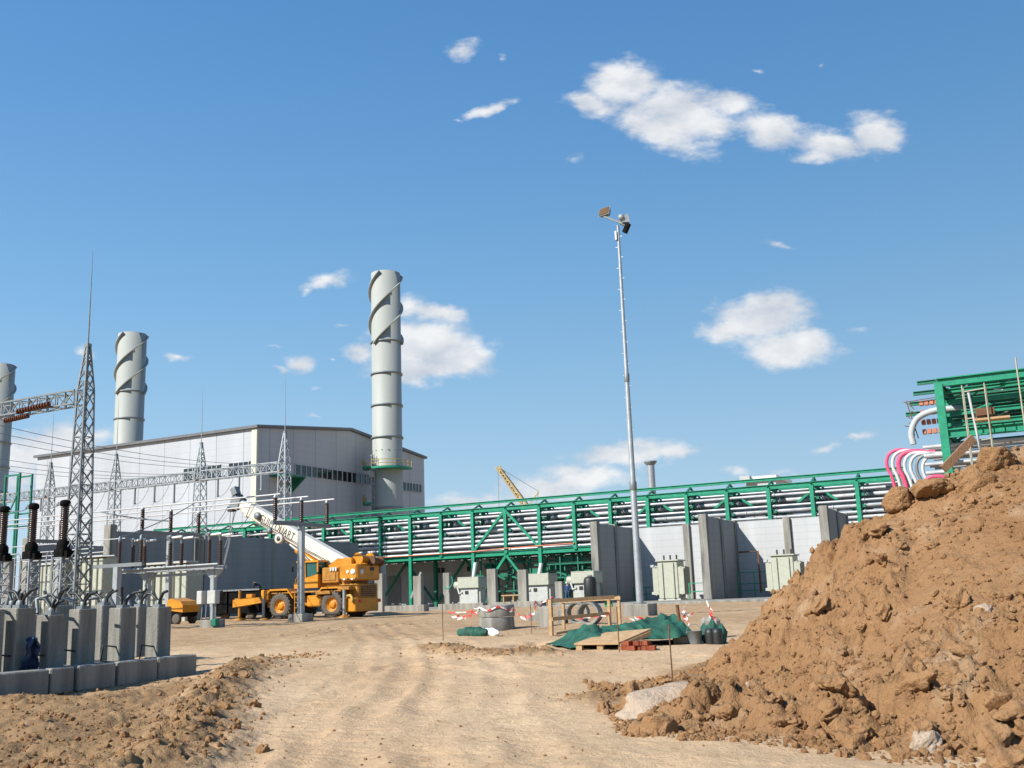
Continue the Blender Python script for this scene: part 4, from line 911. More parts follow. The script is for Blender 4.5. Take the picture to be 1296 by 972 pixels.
cabinet(92, 134, 708, 59, 'pale finned transformer between the tall tower and the wall end', 6)
cabinet(183, 240, 716, 60, 'pale finned transformer under the isolator frame', 7)
# grey control cabinets hidden low between pedestals
# ================================================================== pedestals and kerb row at the left
KB = [(10.3, 12.6), (12.66, 14.05), (14.12, 14.68), (14.74, 15.68), (15.74, 16.78), (16.84, 17.98)]
KL = ['kerb block at the left edge of the photo', 'second concrete kerb block from the left, under the blue sheet', 'shortest concrete kerb block, between two longer ones', 'concrete kerb block in the middle of the row', 'second concrete kerb block from the right end', 'concrete kerb block at the right end of the row']
for k, (a, b) in enumerate(KB):
    x = -17.95+(.0, .02, -.03, .01, .04, .0)[k]; z0 = gs(x, (a+b)/2)
    m = MB(); m.box((x, (a+b)/2, z0+.2), (.5, b-a, .5), rz=(.006, -.008, .01, .004, -.006, .003)[k], bev=.025)
    tag(m.build('kerb_block', 'concd'), KL[k], 'kerb block', 'concrete kerb blocks of the pedestal row')
tag(MB().box((-20.2, 14.0, .28), (3.9, 8.0, .36)).build('pedestal_slab', 'concd'), 'concrete slab behind the kerb blocks carrying the pedestals', 'concrete slab')
def pedestal(x0, v0, w_, d_, h_, label, seed, cables=True, bracket=True):
    z0 = .46; r = random.Random(seed)
    t = thing('pedestal', label, 'pedestal', (x0+w_/2, v0+d_/2, z0), 'square concrete pedestals with cable ends')
    MB().box((x0-w_/2, v0+d_/2, z0+h_/2), (w_, d_, h_), bev=.02).build('block', 'conc', t)
    cx, cy, zt = x0-w_/2, v0+d_/2, z0+h_
    pl = MB(); pl.box((cx, cy, zt+.03), (w_*.5, d_*.45, .06)); pl.lathe((cx, cy, zt+.06), [(.07, 0), (.07, .08), (.04, .1)], 10); pl.build('gland_plate', 'galvd', t)
    for k in range(3):
        a = (-.9, .35, .95, -.3)[k]+r.uniform(-.2, .2); L_ = r.uniform(.28, .46); b = r.uniform(-.4, .4)
        MB().tube([(cx+a*.03, cy+b*.1, zt), (cx+a*.1*L_*2, cy+b*L_*.3, zt+L_*.45), (cx+a*.32*L_*2, cy+b*L_*.6, zt+L_*.8), (cx+a*.55*L_*2, cy+b*L_*.8, zt+L_*(1.05-.2*abs(a)))], .032, 8).build('cable_end', 'cable', t)
    if bracket:
        zz = z0+r.uniform(.28, .36)
        MB().tube([(x0-w_*.25, v0, zz), (x0-w_*.42, v0-.30, zz+.05), (x0-w_*.55, v0-.30, zz-.28), (x0-w_*.6, v0-.02, zz-.32)], .02, 6).build('steel_bracket', 'cable', t)
    return t
PD = [(18.53, 13.05, .42, .58, 1.24, 'concrete pedestal cut off at the left edge of the photo'), (18.5, 13.86, .42, .46, 1.26, 'wide concrete pedestal beside the blue sheet'), (18.5, 14.62, .40, .42, 1.10, 'lowest concrete pedestal of the front row'),
      (18.5, 15.36, .34, .46, 1.20, 'concrete pedestal in the middle of the front row'), (18.5, 16.45, .38, .46, 1.20, 'concrete pedestal second from the right in the front row'), (18.5, 17.53, .39, .42, 1.19, 'concrete pedestal at the right end of the front row')]
for k, (u, v, w_, d_, h_, lab) in enumerate(PD): pedestal(-u, v, w_, d_, h_, lab, 11+k)
for k, (u, v, h_) in enumerate(((20.3, 16.2, 1.3), (20.3, 17.5, 1.28), (20.3, 15.0, 1.28), (20.3, 18.6, 1.22))):
    pedestal(-u, v, .4, .46, h_, ('back row pedestal behind the middle front pedestal', 'back row pedestal behind the second front pedestal from the right', 'back row pedestal behind the lowest front pedestal', 'back row pedestal at the far right end')[k], 31+k, bracket=False)
sh = MB(); 
def drape(u_, v_):
    x = -18.25+.10*math.sin(u_*9)*(.3+v_)-.22*(1-v_)**2; y = 13.95+u_*.42*(.4+.6*(1-v_))+.03*math.sin(v_*14+u_*5)
    return (x+.25*v_*0, y, .50+.62*v_**1.1+.03*math.sin(u_*11))
sh.grid(drape, 12, 14)
so_ = sh.build('sheet', 'blue', None); tag(so_, 'crumpled dark blue sheet hung against the wide pedestal', 'sheet'); md = so_.modifiers.new('thick', 'SOLIDIFY'); md.thickness = .02
# dark equipment frames behind the pedestals
t = thing('cable_trench_frame', 'low dark steel trough with fittings behind the pedestals', 'steel trough', (-23.2, 18, .4))
MB().box((-23.4, 17.6, 1.0), (.5, 8, 1.1)).build('trough', 'galvd', t)
r = random.Random(8)
for k in range(16): y = 13.9+k*.5; m = MB(); m.tube([(-23.1, y, 1.6), (-23.1+r.uniform(-.2, .2), y+r.uniform(-.2, .2), 1.85+r.uniform(0, .15)), (-23.2+r.uniform(-.3, .3), y+r.uniform(-.3, .3), 2.0+r.uniform(-.1, .2))], .05, 6); m.build('pipe_fitting', 'galvd', t)
# small green frame far left
t = thing('green_tower', 'small green steel frame standing in front of the left chimney', 'steel frame', (-110, 78, .5)); m = MB(); a, b = P(5, 640, v=78)[0], P(23, 640, v=78)[0]
for x in (a, b):
    for v in (78, 79.6): MB().bar((x, v, .5), (x, v, P(14, 600, v=78)[2]), .2).build('post', 'greend', t)
for z in (11.5, 13.0, P(14, 602, v=78)[2]): m.bar((a, 78, z), (b, 78, z), .18); m.bar((a, 79.6, z), (b, 79.6, z), .18)
m.bar((a, 78, 11.5), (b, 78, 15.5), .12); m.build('brace', 'greend', t)
def spline(pts, n_=5):
    P_ = [Vector(q) for q in pts]; P_ = [P_[0]*2-P_[1]]+P_+[P_[-1]*2-P_[-2]]; out = []
    for i in range(1, len(P_)-2):
        for j in range(n_):
            t = j/n_; a, b, c, d = P_[i-1:i+3]; out.append(.5*((2*b)+(c-a)*t+(2*a-5*b+4*c-d)*t*t+(3*b-a-3*c+d)*t**3))
    return out+[P_[-2]]
# ================================================================== mobile crane
CX, CV = -47.9, 58.9; CZ = .57
def cp(px, py, dv=0.): q = P(px, py, v=CV+dv); return (q[0], q[2])
crane = thing('mobile_crane', 'yellow rough terrain mobile crane with a cream boom raised to the left', 'mobile crane', (CX, CV+1.6, CZ))
def wheel(x, v, out):
    t_ = MB(); R0 = .93
    prof = [(.50, -.30), (.62, -.32), (.82, -.33), (.90, -.28), (.93, -.2), (.93, .2), (.90, .28), (.82, .33), (.62, .32), (.50, .30), (.50, -.30)]
    t_.lathe((x, v, CZ+.93), prof, 36, 'Y')
    for k in range(22):
        for s in (-1, 1):
            a = (k+.5*(s > 0))*2*math.pi/22; R = Matrix.Rotation(-a, 3, 'Y')
            t_.box((x+math.cos(a)*.945, v+s*.17, CZ+.93+math.sin(a)*.945), (.075, .32, .11), R=Matrix.Rotation(-a, 3, 'Y') @ Matrix.Rotation(s*.5, 3, 'X'))
    w_ = t_.build('wheel', 'rubber', crane)
    r_ = MB(); r_.lathe((x, v, CZ+.93), [(.50, -.27*1), (.53, -.3), (.48, -.26), (.40, -.12), (.26, -.1), (.25, -.2), (.17, -.24), (.0, -.24)] if out < 0 else [(.50, .27), (.53, .3), (.48, .26), (.40, .12), (.26, .1), (.25, .2), (.17, .24), (0, .24)], 28, 'Y', cap=False)
    for k in range(10): a = k*math.pi/5; r_.lathe((x+.33*math.cos(a), v+out*.13, CZ+.93+.33*math.sin(a)), [(.025, -.03), (.025, .03)], 6, 'Y')
    r_.build('rim', 'crane', w_)
for x in (-50.2, -45.55):
    wheel(x, CV+.36, -1); wheel(x, CV+2.95, 1)
m = MB(); m.box((CX-.2, CV+1.65, CZ+1.25), (8.0, 1.5, .75), bev=.05); m.build('chassis', 'crane_old', crane)
for x in (-50.2, -45.55): MB().tube([(x, CV+.6, CZ+.93), (x, CV+2.7, CZ+.93)], [.22, .22], 10).build('axle', 'black', crane)
def fender(x):
    m = MB()
    for (a, b) in (((-1.35, 1.45), (-.85, 2.02)), ((-.85, 2.02), (.75, 2.02)), ((.75, 2.02), (1.3, 1.4))):
        m.add([(x+a[0], CV-.05, CZ+a[1]), (x+b[0], CV-.05, CZ+b[1]), (x+b[0], CV+1.0, CZ+b[1]), (x+a[0], CV+1.0, CZ+a[1]), (x+a[0], CV-.05, CZ+a[1]+.13), (x+b[0], CV-.05, CZ+b[1]+.13), (x+b[0], CV+1.0, CZ+b[1]+.13), (x+a[0], CV+1.0, CZ+a[1]+.13)],
              [(0, 1, 2, 3), (4, 5, 6, 7), (0, 1, 5, 4), (1, 2, 6, 5), (2, 3, 7, 6), (3, 0, 4, 7)])
    m.prism([(x-1.35, CZ+1.45), (x-.85, CZ+2.02), (x+.75, CZ+2.02), (x+1.3, CZ+1.4), (x+1.0, CZ+1.4), (x+.65, CZ+1.8), (x-.75, CZ+1.8), (x-1.05, CZ+1.4)], 'Y', CV+.93, CV+1.05)
    m.build('fender', 'crane', crane)
fender(-50.2); fender(-45.5)
MB().box((CX-.1, CV+1.6, CZ+1.86), (7.2, 3.0, .12), bev=.02).build('deck', 'crane_old', crane)
MB().box((-47.2, CV+.55, CZ+1.2), (1.25, .85, .8), bev=.09).build('fuel_tank', 'crane', crane)
lad = MB()
for s in (-.26, .26): lad.bar((-48.45+s, CV-.05, CZ+.35), (-48.45+s, CV-.05, CZ+2.0), .06)
for k in range(5): lad.bar((-48.72, CV-.05, CZ+.4+k*.38), (-48.18, CV-.05, CZ+.4+k*.38), .07, .05)
lad.build('ladder', 'crane_old', crane)
# front frame with outrigger
fx, fz = cp(294, 778); m = MB()
m.prism([(-54.6, CZ+.95), (-51.3, CZ+1.28), (-51.3, CZ+1.85), (-51.9, CZ+1.62), (-54.6, CZ+1.5)], 'Y', CV+.0, CV+.55)
m.box((-51.55, CV+.4, CZ+1.75), (.7, .9, .75), bev=.06); m.build('front_outrigger', 'crane', crane)
MB().box((-54.35, CV+1.7, CZ+1.3), (.5, 3.1, .6), bev=.04).build('front_bumper', 'crane_old', crane)
def jack(x, v, m1, top):
    m = MB(); m.tube([(x, v, CZ+.12), (x, v, CZ+top)], .11, 10); m.build('outrigger_jack', m1, crane)
    MB().lathe((x, v, CZ), [(.5, .0), (.5, .05), (.2, .16), (.12, .2)], 16).build('outrigger_pad', 'crane_old', crane)
jack(-54.1, CV+.2, 'crane_old', 2.2); jack(-51.55, CV-.1, 'galv', 1.5); jack(-44.25, CV-.2, 'galv', 1.9)
MB().box((-53.0, CV+.15, CZ+1.72), (.6, .4, .3), bev=.04).build('lamp_box', 'crane', crane)
# rear: engine hood, outrigger box, bumper
MB().box((-44.35, CV+1.6, CZ+1.75), (1.7, 2.4, 1.1), bev=.08).build('engine_hood', 'crane_old', crane)
MB().box((-44.3, CV+1.2, CZ+2.0), (1.0, 2.9, .24), bev=.03).build('outrigger_box', 'crane_old', crane)
MB().box((-43.85, CV+1.35, CZ+.85), (.85, 2.75, .95), bev=.05).build('rear_bumper', 'crane', crane)
g = MB()
for k in range(6): g.box((-43.47, CV+1.6, CZ+1.45+k*.13), (.08, 1.7, .05))
g.build('grille', 'black', crane)
for v in (CV+.5, CV+2.8): MB().lathe((-43.40, v, CZ+1.1), [(0, -.06), (.12, -.05), (.12, .05), (0, .06)], 12, 'X').build('tail_lamp', 'red', crane)
hk = MB(); hk.tube([(-44.2, CV-.05, CZ+1.45), (-43.8, CV-.1, CZ+1.5), (-43.55, CV-.15, CZ+1.25), (-43.65, CV-.15, CZ+1.05)], .1, 8); hk.build('tow_hook', 'yellow', crane)
# superstructure
SV = CV+1.65
MB().lathe((-46.3, SV, CZ+2.0), [(1.05, -.1), (1.05, .12), (.95, .14), (.95, .24)], 32).build('slew_ring', 'black', crane)
MB().box((-46.6, SV, CZ+2.38), (4.6, 2.2, .42), bev=.05).build('turntable', 'crane_old', crane)
# cab on the near side
x0, x1 = -48.9, -46.75; cz = CZ+2.12
cab = MB(); CVV = (CV+.05, CV+1.2)
cab.prism([(x0+.05, cz), (x1, cz), (x1, cz+.95), (x0+.55, cz+.62), (x0-.02, cz+.38)], 'Y', *CVV)
cab.prism([(x0+.25, cz+1.8), (x1+.08, cz+1.8), (x1+.08, cz+1.93), (x0+.25, cz+1.93)], 'Y', CVV[0]-.05, CVV[1]+.05)
for (xa, za), (xb, zb) in (((x0+.35, cz+.7), (x0+.5, cz+1.82)), ((x1-.04, cz+1.1), (x1-.04, cz+1.82)), ((x0+1.02, cz+.75), (x0+.98, cz+1.82))):
    for v in (CVV[0]+.05, CVV[1]-.05): cab.bar((xa, v, za), (xb, v, zb), .1)
cb = cab.build('cab', 'crane', crane)
MB().prism([(x0+.45, cz+.66), (x1-.1, cz+.95), (x1-.1, cz+1.79), (x0+.6, cz+1.79)], 'Y', CVV[0]+.09, CVV[1]-.09).build('cab_window', mat('cab_glass', (.02, .10, .09), .08, spec=.8), crane)
MB().box((x0+.78, CV+.65, cz+.5), (.55, .7, .9), bev=.06).build('operator_seat', 'black', crane)
MB().tube([(x0+.45, CVV[0]-.06, cz-.05), (x0+.2, CVV[0]-.06, cz+.6), (x0+.5, CVV[0]-.06, cz+.95)], .03, 6).build('grab_rail', 'crane', crane)
MB().box((-45.85, CV+.85, CZ+2.95), (1.5, 1.1, 1.1), bev=.06).build('valve_housing', 'crane_old', crane)
MB().box((-45.9, CV+.65, CZ+2.95), (1.1, .8, .7)).build('side_panel', 'crane_old', crane)
for s in (-.22, .0, .22): MB().box((-45.5+s, CV+.20, CZ+3.36), (.12, .04, .24)).build('plate', 'white', crane)
# boom foot cheeks, winch and counterweight
for v in (SV-.75, SV+.75):
    MB().prism([(-46.6, CZ+2.6), (-44.3, CZ+2.6), (-44.3, CZ+4.05), (-45.6, CZ+4.12), (-46.5, CZ+3.6)], 'Y', v-.08, v+.08).build('boom_cheek', 'crane', crane)
cw = MB(); cw.box((-44.2, SV-.1, CZ+3.08), (1.55, 2.8, 1.15), bev=.1); cw.build('counterweight', 'crane', crane)
MB().box((-44.5, SV-.9, CZ+3.85), (.9, .7, .5), bev=.05).build('winch_bracket', 'crane', crane)
wn_ = MB(); wn_.lathe((-43.75, SV-.2, CZ+4.0), [(.44, -.75), (.44, -.65), (.28, -.62), (.28, .62), (.44, .65), (.44, .75)], 22, 'Y'); wn_.build('winch_drum', 'crane', crane)
MB().lathe((-43.3, SV+.6, CZ+3.85), [(.36, -.6), (.36, -.52), (.25, -.5), (.25, .5), (.36, .52), (.36, .6)], 20, 'Y').build('winch_drum', 'rust', crane)
for (x, v, ax) in ((-43.75, SV-1.51, 'Y'), (-44.2, SV-1.51, 'Y')): MB().lathe((x, v, CZ+3.1), [(0, -.012), (.2 if x > -44 else .12, -.012), (.2 if x > -44 else .12, .012), (0, .012)], 18, ax).build('round_sign', 'white', crane)
MB().lathe((-43.415, SV-.9, CZ+3.1), [(0, -.012), (.2, -.012), (.2, .012), (0, .012)], 18, 'X').build('round_sign', 'white', crane)
MB().box((-43.43, SV+.3, CZ+3.3), (.05, .5, .25)).build('vent', 'black', crane)
# boom
def bp(px, py): q = P(px, py, v=SV-.45); return Vector((q[0], q[2]))
tipT, tipB, ftT, ftB = bp(300, 630), bp(292, 641), bp(438, 708), bp(424, 722)
dirb = ((tipT+tipB)/2-(ftT+ftB)/2); LB = dirb.length; dirb.normalize(); nb = Vector((-dirb.y, dirb.x)); nb = nb if nb.y > 0 else -nb
def bq(s, h): q = (ftT+ftB)/2+dirb*s+nb*h; return q
hf = 1.12
def boomsec(s0, s1, h0, h1, w0, name, m_, dep=None):
    mb = MB(); vs = []
    for s, h, w in ((s0, h0, w0), (s1, h1, w0)):
        for a, v in ((-h/2, -w/2+.08), (-h/2+.1, -w/2), (h/2-.1, -w/2), (h/2, -w/2+.08), (h/2, w/2-.08), (h/2-.1, w/2), (-h/2+.1, w/2), (-h/2, w/2-.08)):
            q = bq(s, a); vs.append((q.x, SV+v, q.y))
    mb.add(vs, [tuple(range(8))[::-1], tuple(range(8, 16))]+[(k, (k+1) % 8, 8+(k+1) % 8, 8+k) for k in range(8)])
    return mb.build(name, m_, crane)
boomsec(-.4, LB-1.6, hf, .98, .9, 'boom', 'cream'); boomsec(LB-1.9, LB-.9, .84, .84, .76, 'boom_section', 'cream'); boomsec(LB-1.2, LB-.15, .70, .66, .62, 'boom_section', 'cream')
boomsec(LB-1.68, LB-1.5, 1.12, 1.12, 1.0, 'boom_collar', 'cream')
hd = MB()
for s, h in ((LB+.15, .28), (LB+.1, -.3)):
    q = bq(s, h)
    for v in (-.2, 0, .2): hd.lathe((q.x, SV+v, q.y), [(.1, -.07), (.36, -.07), (.30, 0), (.36, .07), (.1, .07)], 18, 'Y')
q0, q1 = bq(LB-.3, .1), bq(LB+.35, .45)
for v in (-.36, .36): hd.prism([tuple(bq(LB-.5, -.45)), tuple(bq(LB+.35, -.55)), tuple(bq(LB+.5, .5)), tuple(bq(LB-.4, .45))], 'Y', SV+v-.03, SV+v+.03)
hd.build('boom_head', 'galvd', crane)
jb = MB(); q = bq(LB+.35, .5); jb.box((q.x, SV-.2, q.y+.25), (.5, .5, .6), R=Matrix.Rotation(-.4, 3, 'Y')); jb.build('sheave_block', 'galvd', crane)
q = bq(LB+.3, -.7); MB().box((q.x, SV, q.y), (.5, .5, .35)).build('anti_block_weight', 'black', crane)
# lettering on the boom side
cu = bpy.data.curves.new('lettering', 'FONT'); cu.body = 'GUILLOUART'; cu.size = .80; cu.extrude = .006; cu.space_character = 1.08
to = bpy.data.objects.new('tmp', cu); col.objects.link(to); bpy.context.view_layer.update()
tm = bpy.data.meshes.new_from_object(to.evaluated_get(bpy.context.evaluated_depsgraph_get())); bpy.data.objects.remove(to)
vs = [p.co.copy() for p in tm.vertices]; mxw = max(p.x for p in vs); q0 = bp(329, 655)
s0 = (q0-(ftT+ftB)/2).dot(dirb); q1 = bp(372, 681); s1 = (q1-(ftT+ftB)/2).dot(dirb); kx = (s0-s1)/mxw
for p, vt in zip(vs, tm.vertices):
    q = bq(s0-p.x*kx, -.28+p.y*1.05); vt.co = Vector((q.x, SV-.46-p.z-.002, q.y))-Vector(crane['o'])
lo = bpy.data.objects.new('lettering', tm); col.objects.link(lo); lo.parent = crane; tm.materials.clear(); tm.materials.append(M['black'])
for px, py, r in ((327, 653, .28), (342, 672, .22)):
    q = bp(px, py); MB().lathe((q.x, SV-.55, q.y), [(0, -.12), (r, -.1), (r, .1), (0, .12)], 18, 'Y').build('boom_sheave', 'galvd', crane)
q = bp(354, 682); e = MB(); e.lathe((q.x, SV-.5, q.y), [(.2, -.1), (.36, -.1), (.36, .1), (.2, .1), (.2, -.1)], 18, 'Y'); e.prism([(q.x-.2, q.y+.2), (q.x+.5, q.y+.1), (q.x+.7, q.y+.5), (q.x, q.y+.9)], 'Y', SV-.45, SV+.45); e.build('lift_bracket', 'cream', crane)
a, b, c = bp(356, 684), bp(371, 696), bp(400, 716)
MB().tube([(a.x, SV, a.y), (b.x, SV, b.y)], .11, 12).build('lift_rod', 'galv', crane)
MB().tube([(b.x, SV, b.y), (c.x, SV, c.y)], .25, 14).build('lift_cylinder', 'crane', crane)
b2 = bp(384, 706); MB().tube([(b2.x-.3, SV-.5, b2.y+.5), (b2.x+.5, SV-.5, b2.y-.2)], .05, 6).build('hose', 'galv', crane)
for sgn in (0, 1):
    pts = [bq(LB*.12+i*LB*.6/8, -.35+.10*sgn+.03*math.sin(i*2+sgn)) for i in range(9)]; MB().tube([(q.x, SV-.50, q.y) for q in pts], .025, 6).build('hydraulic_hose', 'cable', crane)
MB().tube([(-45.2, SV+.9, CZ+2.6), (-45.2, SV+.9, CZ+4.3), (-45.05, SV+.9, CZ+4.45)], .09, 10).build('exhaust_pipe', 'rust', crane)
MB().tube([(x0+.3, CVV[0]-.02, cz+1.7), (x0+.05, CVV[0]-.25, cz+1.72), (x0+.05, CVV[0]-.25, cz+1.45)], .025, 6).build('mirror_arm', 'black', crane); MB().box((x0+.05, CVV[0]-.25, cz+1.35), (.05, .22, .34)).build('mirror', 'black', crane)
for k in range(5): MB().box((-44.85+.34*k, SV-1.52, CZ+2.62), (.17, .02, .12)).build('warning_stripe', ('black', 'white')[k % 2], crane)
for k in range(3): MB().tube([(-47.6+.2*k, CV+.3, CZ+1.95), (-47.3+.5*k, CV+.1, CZ+1.75), (-46.7+.6*k, CV+.25, CZ+1.98)], .03, 6).build('hydraulic_hose', 'cable', crane)
MB().box((-46.2, CV+.02, CZ+1.75), (1.3, .25, .22), bev=.03).build('tool_box', 'crane_old', crane)
# hoist ropes and the small hook ball
q = bq(LB+.15, -.5)
for k, (dx, L_) in enumerate(((-.25, 4.2), (.0, 4.4), (.12, 3.0))):
    tag(MB().tube([(q.x+dx, SV+(-.15+.15*k), q.y+.1), (q.x+dx*.3-.4-.35*k*0, SV, q.y-L_*.6), (q.x-.9+dx*.2, SV, q.y-L_)], .03, 6).build('hoist_rope', 'galv'), 'thin steel hoist rope hanging from the boom head', 'rope', 'hoist ropes of the crane')
# ================================================================== skip trailer, compressor
sx0, sx1 = P(271, 770, v=60.5)[0], P(329, 770, v=60.5)[0]; z = gs(sx0, 60.5)
t = thing('skip', 'black open topped skip with a torn dark cover in front of the grey wall', 'skip', ((sx0+sx1)/2, 61.5, z))
ztop = P(300, 747, v=60.5)[2]
for (c, d) in ((((sx0+sx1)/2, 60.5, (ztop+z+.45)/2), (sx1-sx0, .12, ztop-z-.45)), (((sx0+sx1)/2, 62.9, (ztop+z+.45)/2), (sx1-sx0, .12, ztop-z-.45)), ((sx0, 61.7, (ztop+z+.45)/2), (.12, 2.5, ztop-z-.45)), ((sx1, 61.7, (ztop+z+.45)/2), (.12, 2.5, ztop-z-.45)), (((sx0+sx1)/2, 61.7, z+.5), (sx1-sx0, 2.5, .12))): MB().box(c, d).build('side_panel', 'skip', t)
MB().box(((sx0+sx1)/2, 60.42, ztop), (sx1-sx0+.1, .2, .12)).build('rim', 'galvd', t)
for x in (sx0+.9, sx1-1.0):
    for v in (60.75, 62.6): MB().lathe((x, v, z+.4), [(.2, -.14), (.4, -.13), (.4, .13), (.2, .14)], 20, 'Y').build('wheel', 'rubber', t)
cv = MB(); cv.grid(lambda a, b: (sx0-.05+a*1.5, 60.38-.10*math.sin(a*13)*(1-b)-.05, ztop+.05-b*(ztop-z-.3)+.05*math.sin(a*9)), 24, 8); co_ = cv.build('cover', 'skip', t); md = co_.modifiers.new('t', 'SOLIDIFY'); md.thickness = .02
cx0, cx1 = P(211, 775, v=52)[0], P(231, 775, v=52)[0]; z = gs(cx0, 52)
t = thing('compressor', 'yellow towed air compressor parked beside the isolator post', 'compressor', ((cx0+cx1)/2, 52.8, z)); w_ = cx1-cx0
b = MB(); b.prism([(cx0, z+.95), (cx1, z+.78), (cx1, z+1.25), (cx1-.25, z+1.52), (cx0+.3, z+1.72), (cx0, z+1.6)], 'Y', 52.0, 53.5); b.build('hood', 'crane', t)
MB().prism([(cx0+.05, z+.45), (cx1-.15, z+.5), (cx1-.02, z+.8), (cx0+.02, z+.97)], 'Y', 52.04, 53.46).build('chassis', 'skip', t)
for v in (52.05, 53.45): MB().lathe((cx1-.55, v, z+.34), [(.16, -.1), (.34, -.1), (.34, .1), (.16, .1)], 22, 'Y').build('wheel', 'rubber', t)
MB().bar((cx0+.1, 52.7, z+.6), (cx0-1.3, 52.7, z+.45), .1).build('drawbar', 'skip', t); MB().box((cx0+.05, 52.1, z+.72), (.12, .3, .2)).build('tail_lamp', 'red', t)
# ================================================================== people
def person(name, label, joints, edges, radii, o, cl, helmet=None, head=None, hair=None, legs=None):
    me = bpy.data.meshes.new(name); me.from_pydata([Vector(p)-Vector(o) for p in joints], edges, []); ob = bpy.data.objects.new(name, me); col.objects.link(ob)
    sk = ob.modifiers.new('s', 'SKIN'); 
    for d, r in zip(me.skin_vertices[0].data, radii): d.radius = (r, r)
    me.skin_vertices[0].data[0].use_root = True
    sb = ob.modifiers.new('b', 'SUBSURF'); sb.levels = sb.render_levels = 2
    bpy.context.view_layer.update(); m2 = bpy.data.meshes.new_from_object(ob.evaluated_get(bpy.context.evaluated_depsgraph_get())); ob.modifiers.clear(); ob.data = m2
    m2.materials.clear()
    for x in (cl, 'skin', legs or cl): m2.materials.append(M[x])
    J = [Vector(p)-Vector(o) for p in joints]
    for p in m2.polygons:
        k = min(range(len(J)), key=lambda i: (J[i]-p.center).length); p.material_index = 1 if k in SKINJ else (2 if k in LEGJ else 0); p.use_smooth = True
    ob.location = s2w(o); ob.rotation_euler = (0, 0, SITE); ob['o'] = tuple(o); tag(ob, label, 'person')
    H_ = Vector(joints[4]); 
    if helmet: MB().lathe(tuple(H_+Vector((0, 0, .04))), [(.17, -.02), (.135, 0), (.125, .06), (.08, .115), (0, .13)], 18).build('helmet', helmet, ob)
    if hair: MB().lathe(tuple(H_+Vector((.02, .02, .01))), [(.11, -.04), (.12, .02), (.09, .09), (0, .125)], 16).build('hair', hair, ob)
    return ob
# joint order: pelvis, belly, chest, neck, head, jaw/nose, then arms and legs
EDG = [(0, 1), (1, 2), (2, 3), (3, 4), (4, 5), (2, 6), (6, 7), (7, 8), (8, 9), (2, 10), (10, 11), (11, 12), (12, 13), (0, 14), (14, 15), (15, 16), (16, 17), (0, 18), (18, 19), (19, 20), (20, 21)]
RAD = [.15, .135, .15, .055, .095, .05, .07, .05, .038, .035, .07, .05, .038, .035, .09, .065, .045, .045, .09, .065, .045, .045]
SKINJ = {3, 4, 5, 9, 13}; LEGJ = {14, 15, 16, 18, 19, 20, 17, 21}
a = P(322, 745, v=61.6); x, z = a[0], a[2]-1.02; v = 61.6
bend = [(x+.55, v, z+.95), (x+.48, v, z+1.15), (x+.25, v, z+1.42), (x+.08, v, z+1.47), (x-.06, v, z+1.45), (x-.15, v, z+1.38), (x+.22, v-.2, z+1.38), (x+.12, v-.26, z+1.08), (x-.1, v-.22, z+.9), (x-.2, v-.2, z+.85), (x+.22, v+.2, z+1.38), (x+.12, v+.26, z+1.08), (x-.1, v+.22, z+.9), (x-.2, v+.2, z+.85),
        (x+.55, v-.1, z+.88), (x+.5, v-.12, z+.48), (x+.55, v-.12, z+.08), (x+.38, v-.13, z+.04), (x+.55, v+.1, z+.88), (x+.5, v+.12, z+.48), (x+.55, v+.12, z+.08), (x+.38, v+.13, z+.04)]
person('person', 'person in a dark jacket bending over inside the black skip', bend, EDG, RAD, (x+.5, v, z), 'cloth_dark', hair='black')
a = P(719, 768, v=90); x, v, z = a[0], 90, .98
stand = [(x, v, z+.95), (x, v, z+1.15), (x, v, z+1.4), (x, v, z+1.54), (x, v-.01, z+1.66), (x, v-.07, z+1.62), (x-.2, v, z+1.42), (x-.27, v, z+1.15), (x-.24, v-.12, z+.92), (x-.22, v-.2, z+.86), (x+.2, v, z+1.42), (x+.27, v, z+1.15), (x+.24, v-.12, z+.92), (x+.22, v-.2, z+.86),
         (x-.1, v, z+.88), (x-.12, v-.02, z+.48), (x-.12, v, z+.08), (x-.12, v-.14, z+.04), (x+.1, v, z+.88), (x+.12, v-.02, z+.48), (x+.12, v, z+.08), (x+.12, v-.14, z+.04)]
person('person', 'person in blue overalls and a white helmet standing under the green rack', stand, EDG, RAD, (x, v, z), 'cloth_blue', helmet='white')
tag(MB().box((x, v, .86), (2.2, 1.6, .26), bev=.03).build('plinth', 'conc'), 'low concrete plinth on which the person in blue stands', 'plinth')
# ================================================================== lamp mast
mx_, mv, mz = G(811, 780); t = thing('lamp_mast', 'tall slender galvanised floodlight mast on a concrete footing', 'lamp mast', (mx_, mv, mz))
zt = P(784, 285, v=mv)[2]
MB().box((mx_, mv, mz+.25), (1.35, 1.35, .75), bev=.03).build('footing', 'conc', t); MB().lathe((mx_, mv, mz+.62), [(.34, 0), (.34, .06)], 16).build('base_plate', 'galvd', t)
p = MB(); p.lathe((mx_, mv, 0), [(.185, mz+.64), (.165, mz+6.6), (.15, mz+6.7), (.12, mz+12.4), (.11, mz+12.5), (.075, zt)], 16); p.build('pole', 'galv', t)
for z in (6.65, 12.45): MB().lathe((mx_, mv, mz+z), [(.16 if z < 7 else .12, -.25), (.19 if z < 7 else .145, -.2), (.19 if z < 7 else .145, .2), (.16 if z < 7 else .12, .25)], 16).build('joint_collar', 'galvd', t)
for k in range(30):
    z = mz+3+k*.6
    if z < zt-.5: MB().bar((mx_+(.2 if k % 2 else -.2), mv, z), (mx_, mv, z), .035).build('climbing_step', 'galv', t)
MB().bar((mx_-.75, mv-.1, zt+.65), (mx_+.55, mv+.1, zt-.1), .09).build('bracket', 'galvd', t)
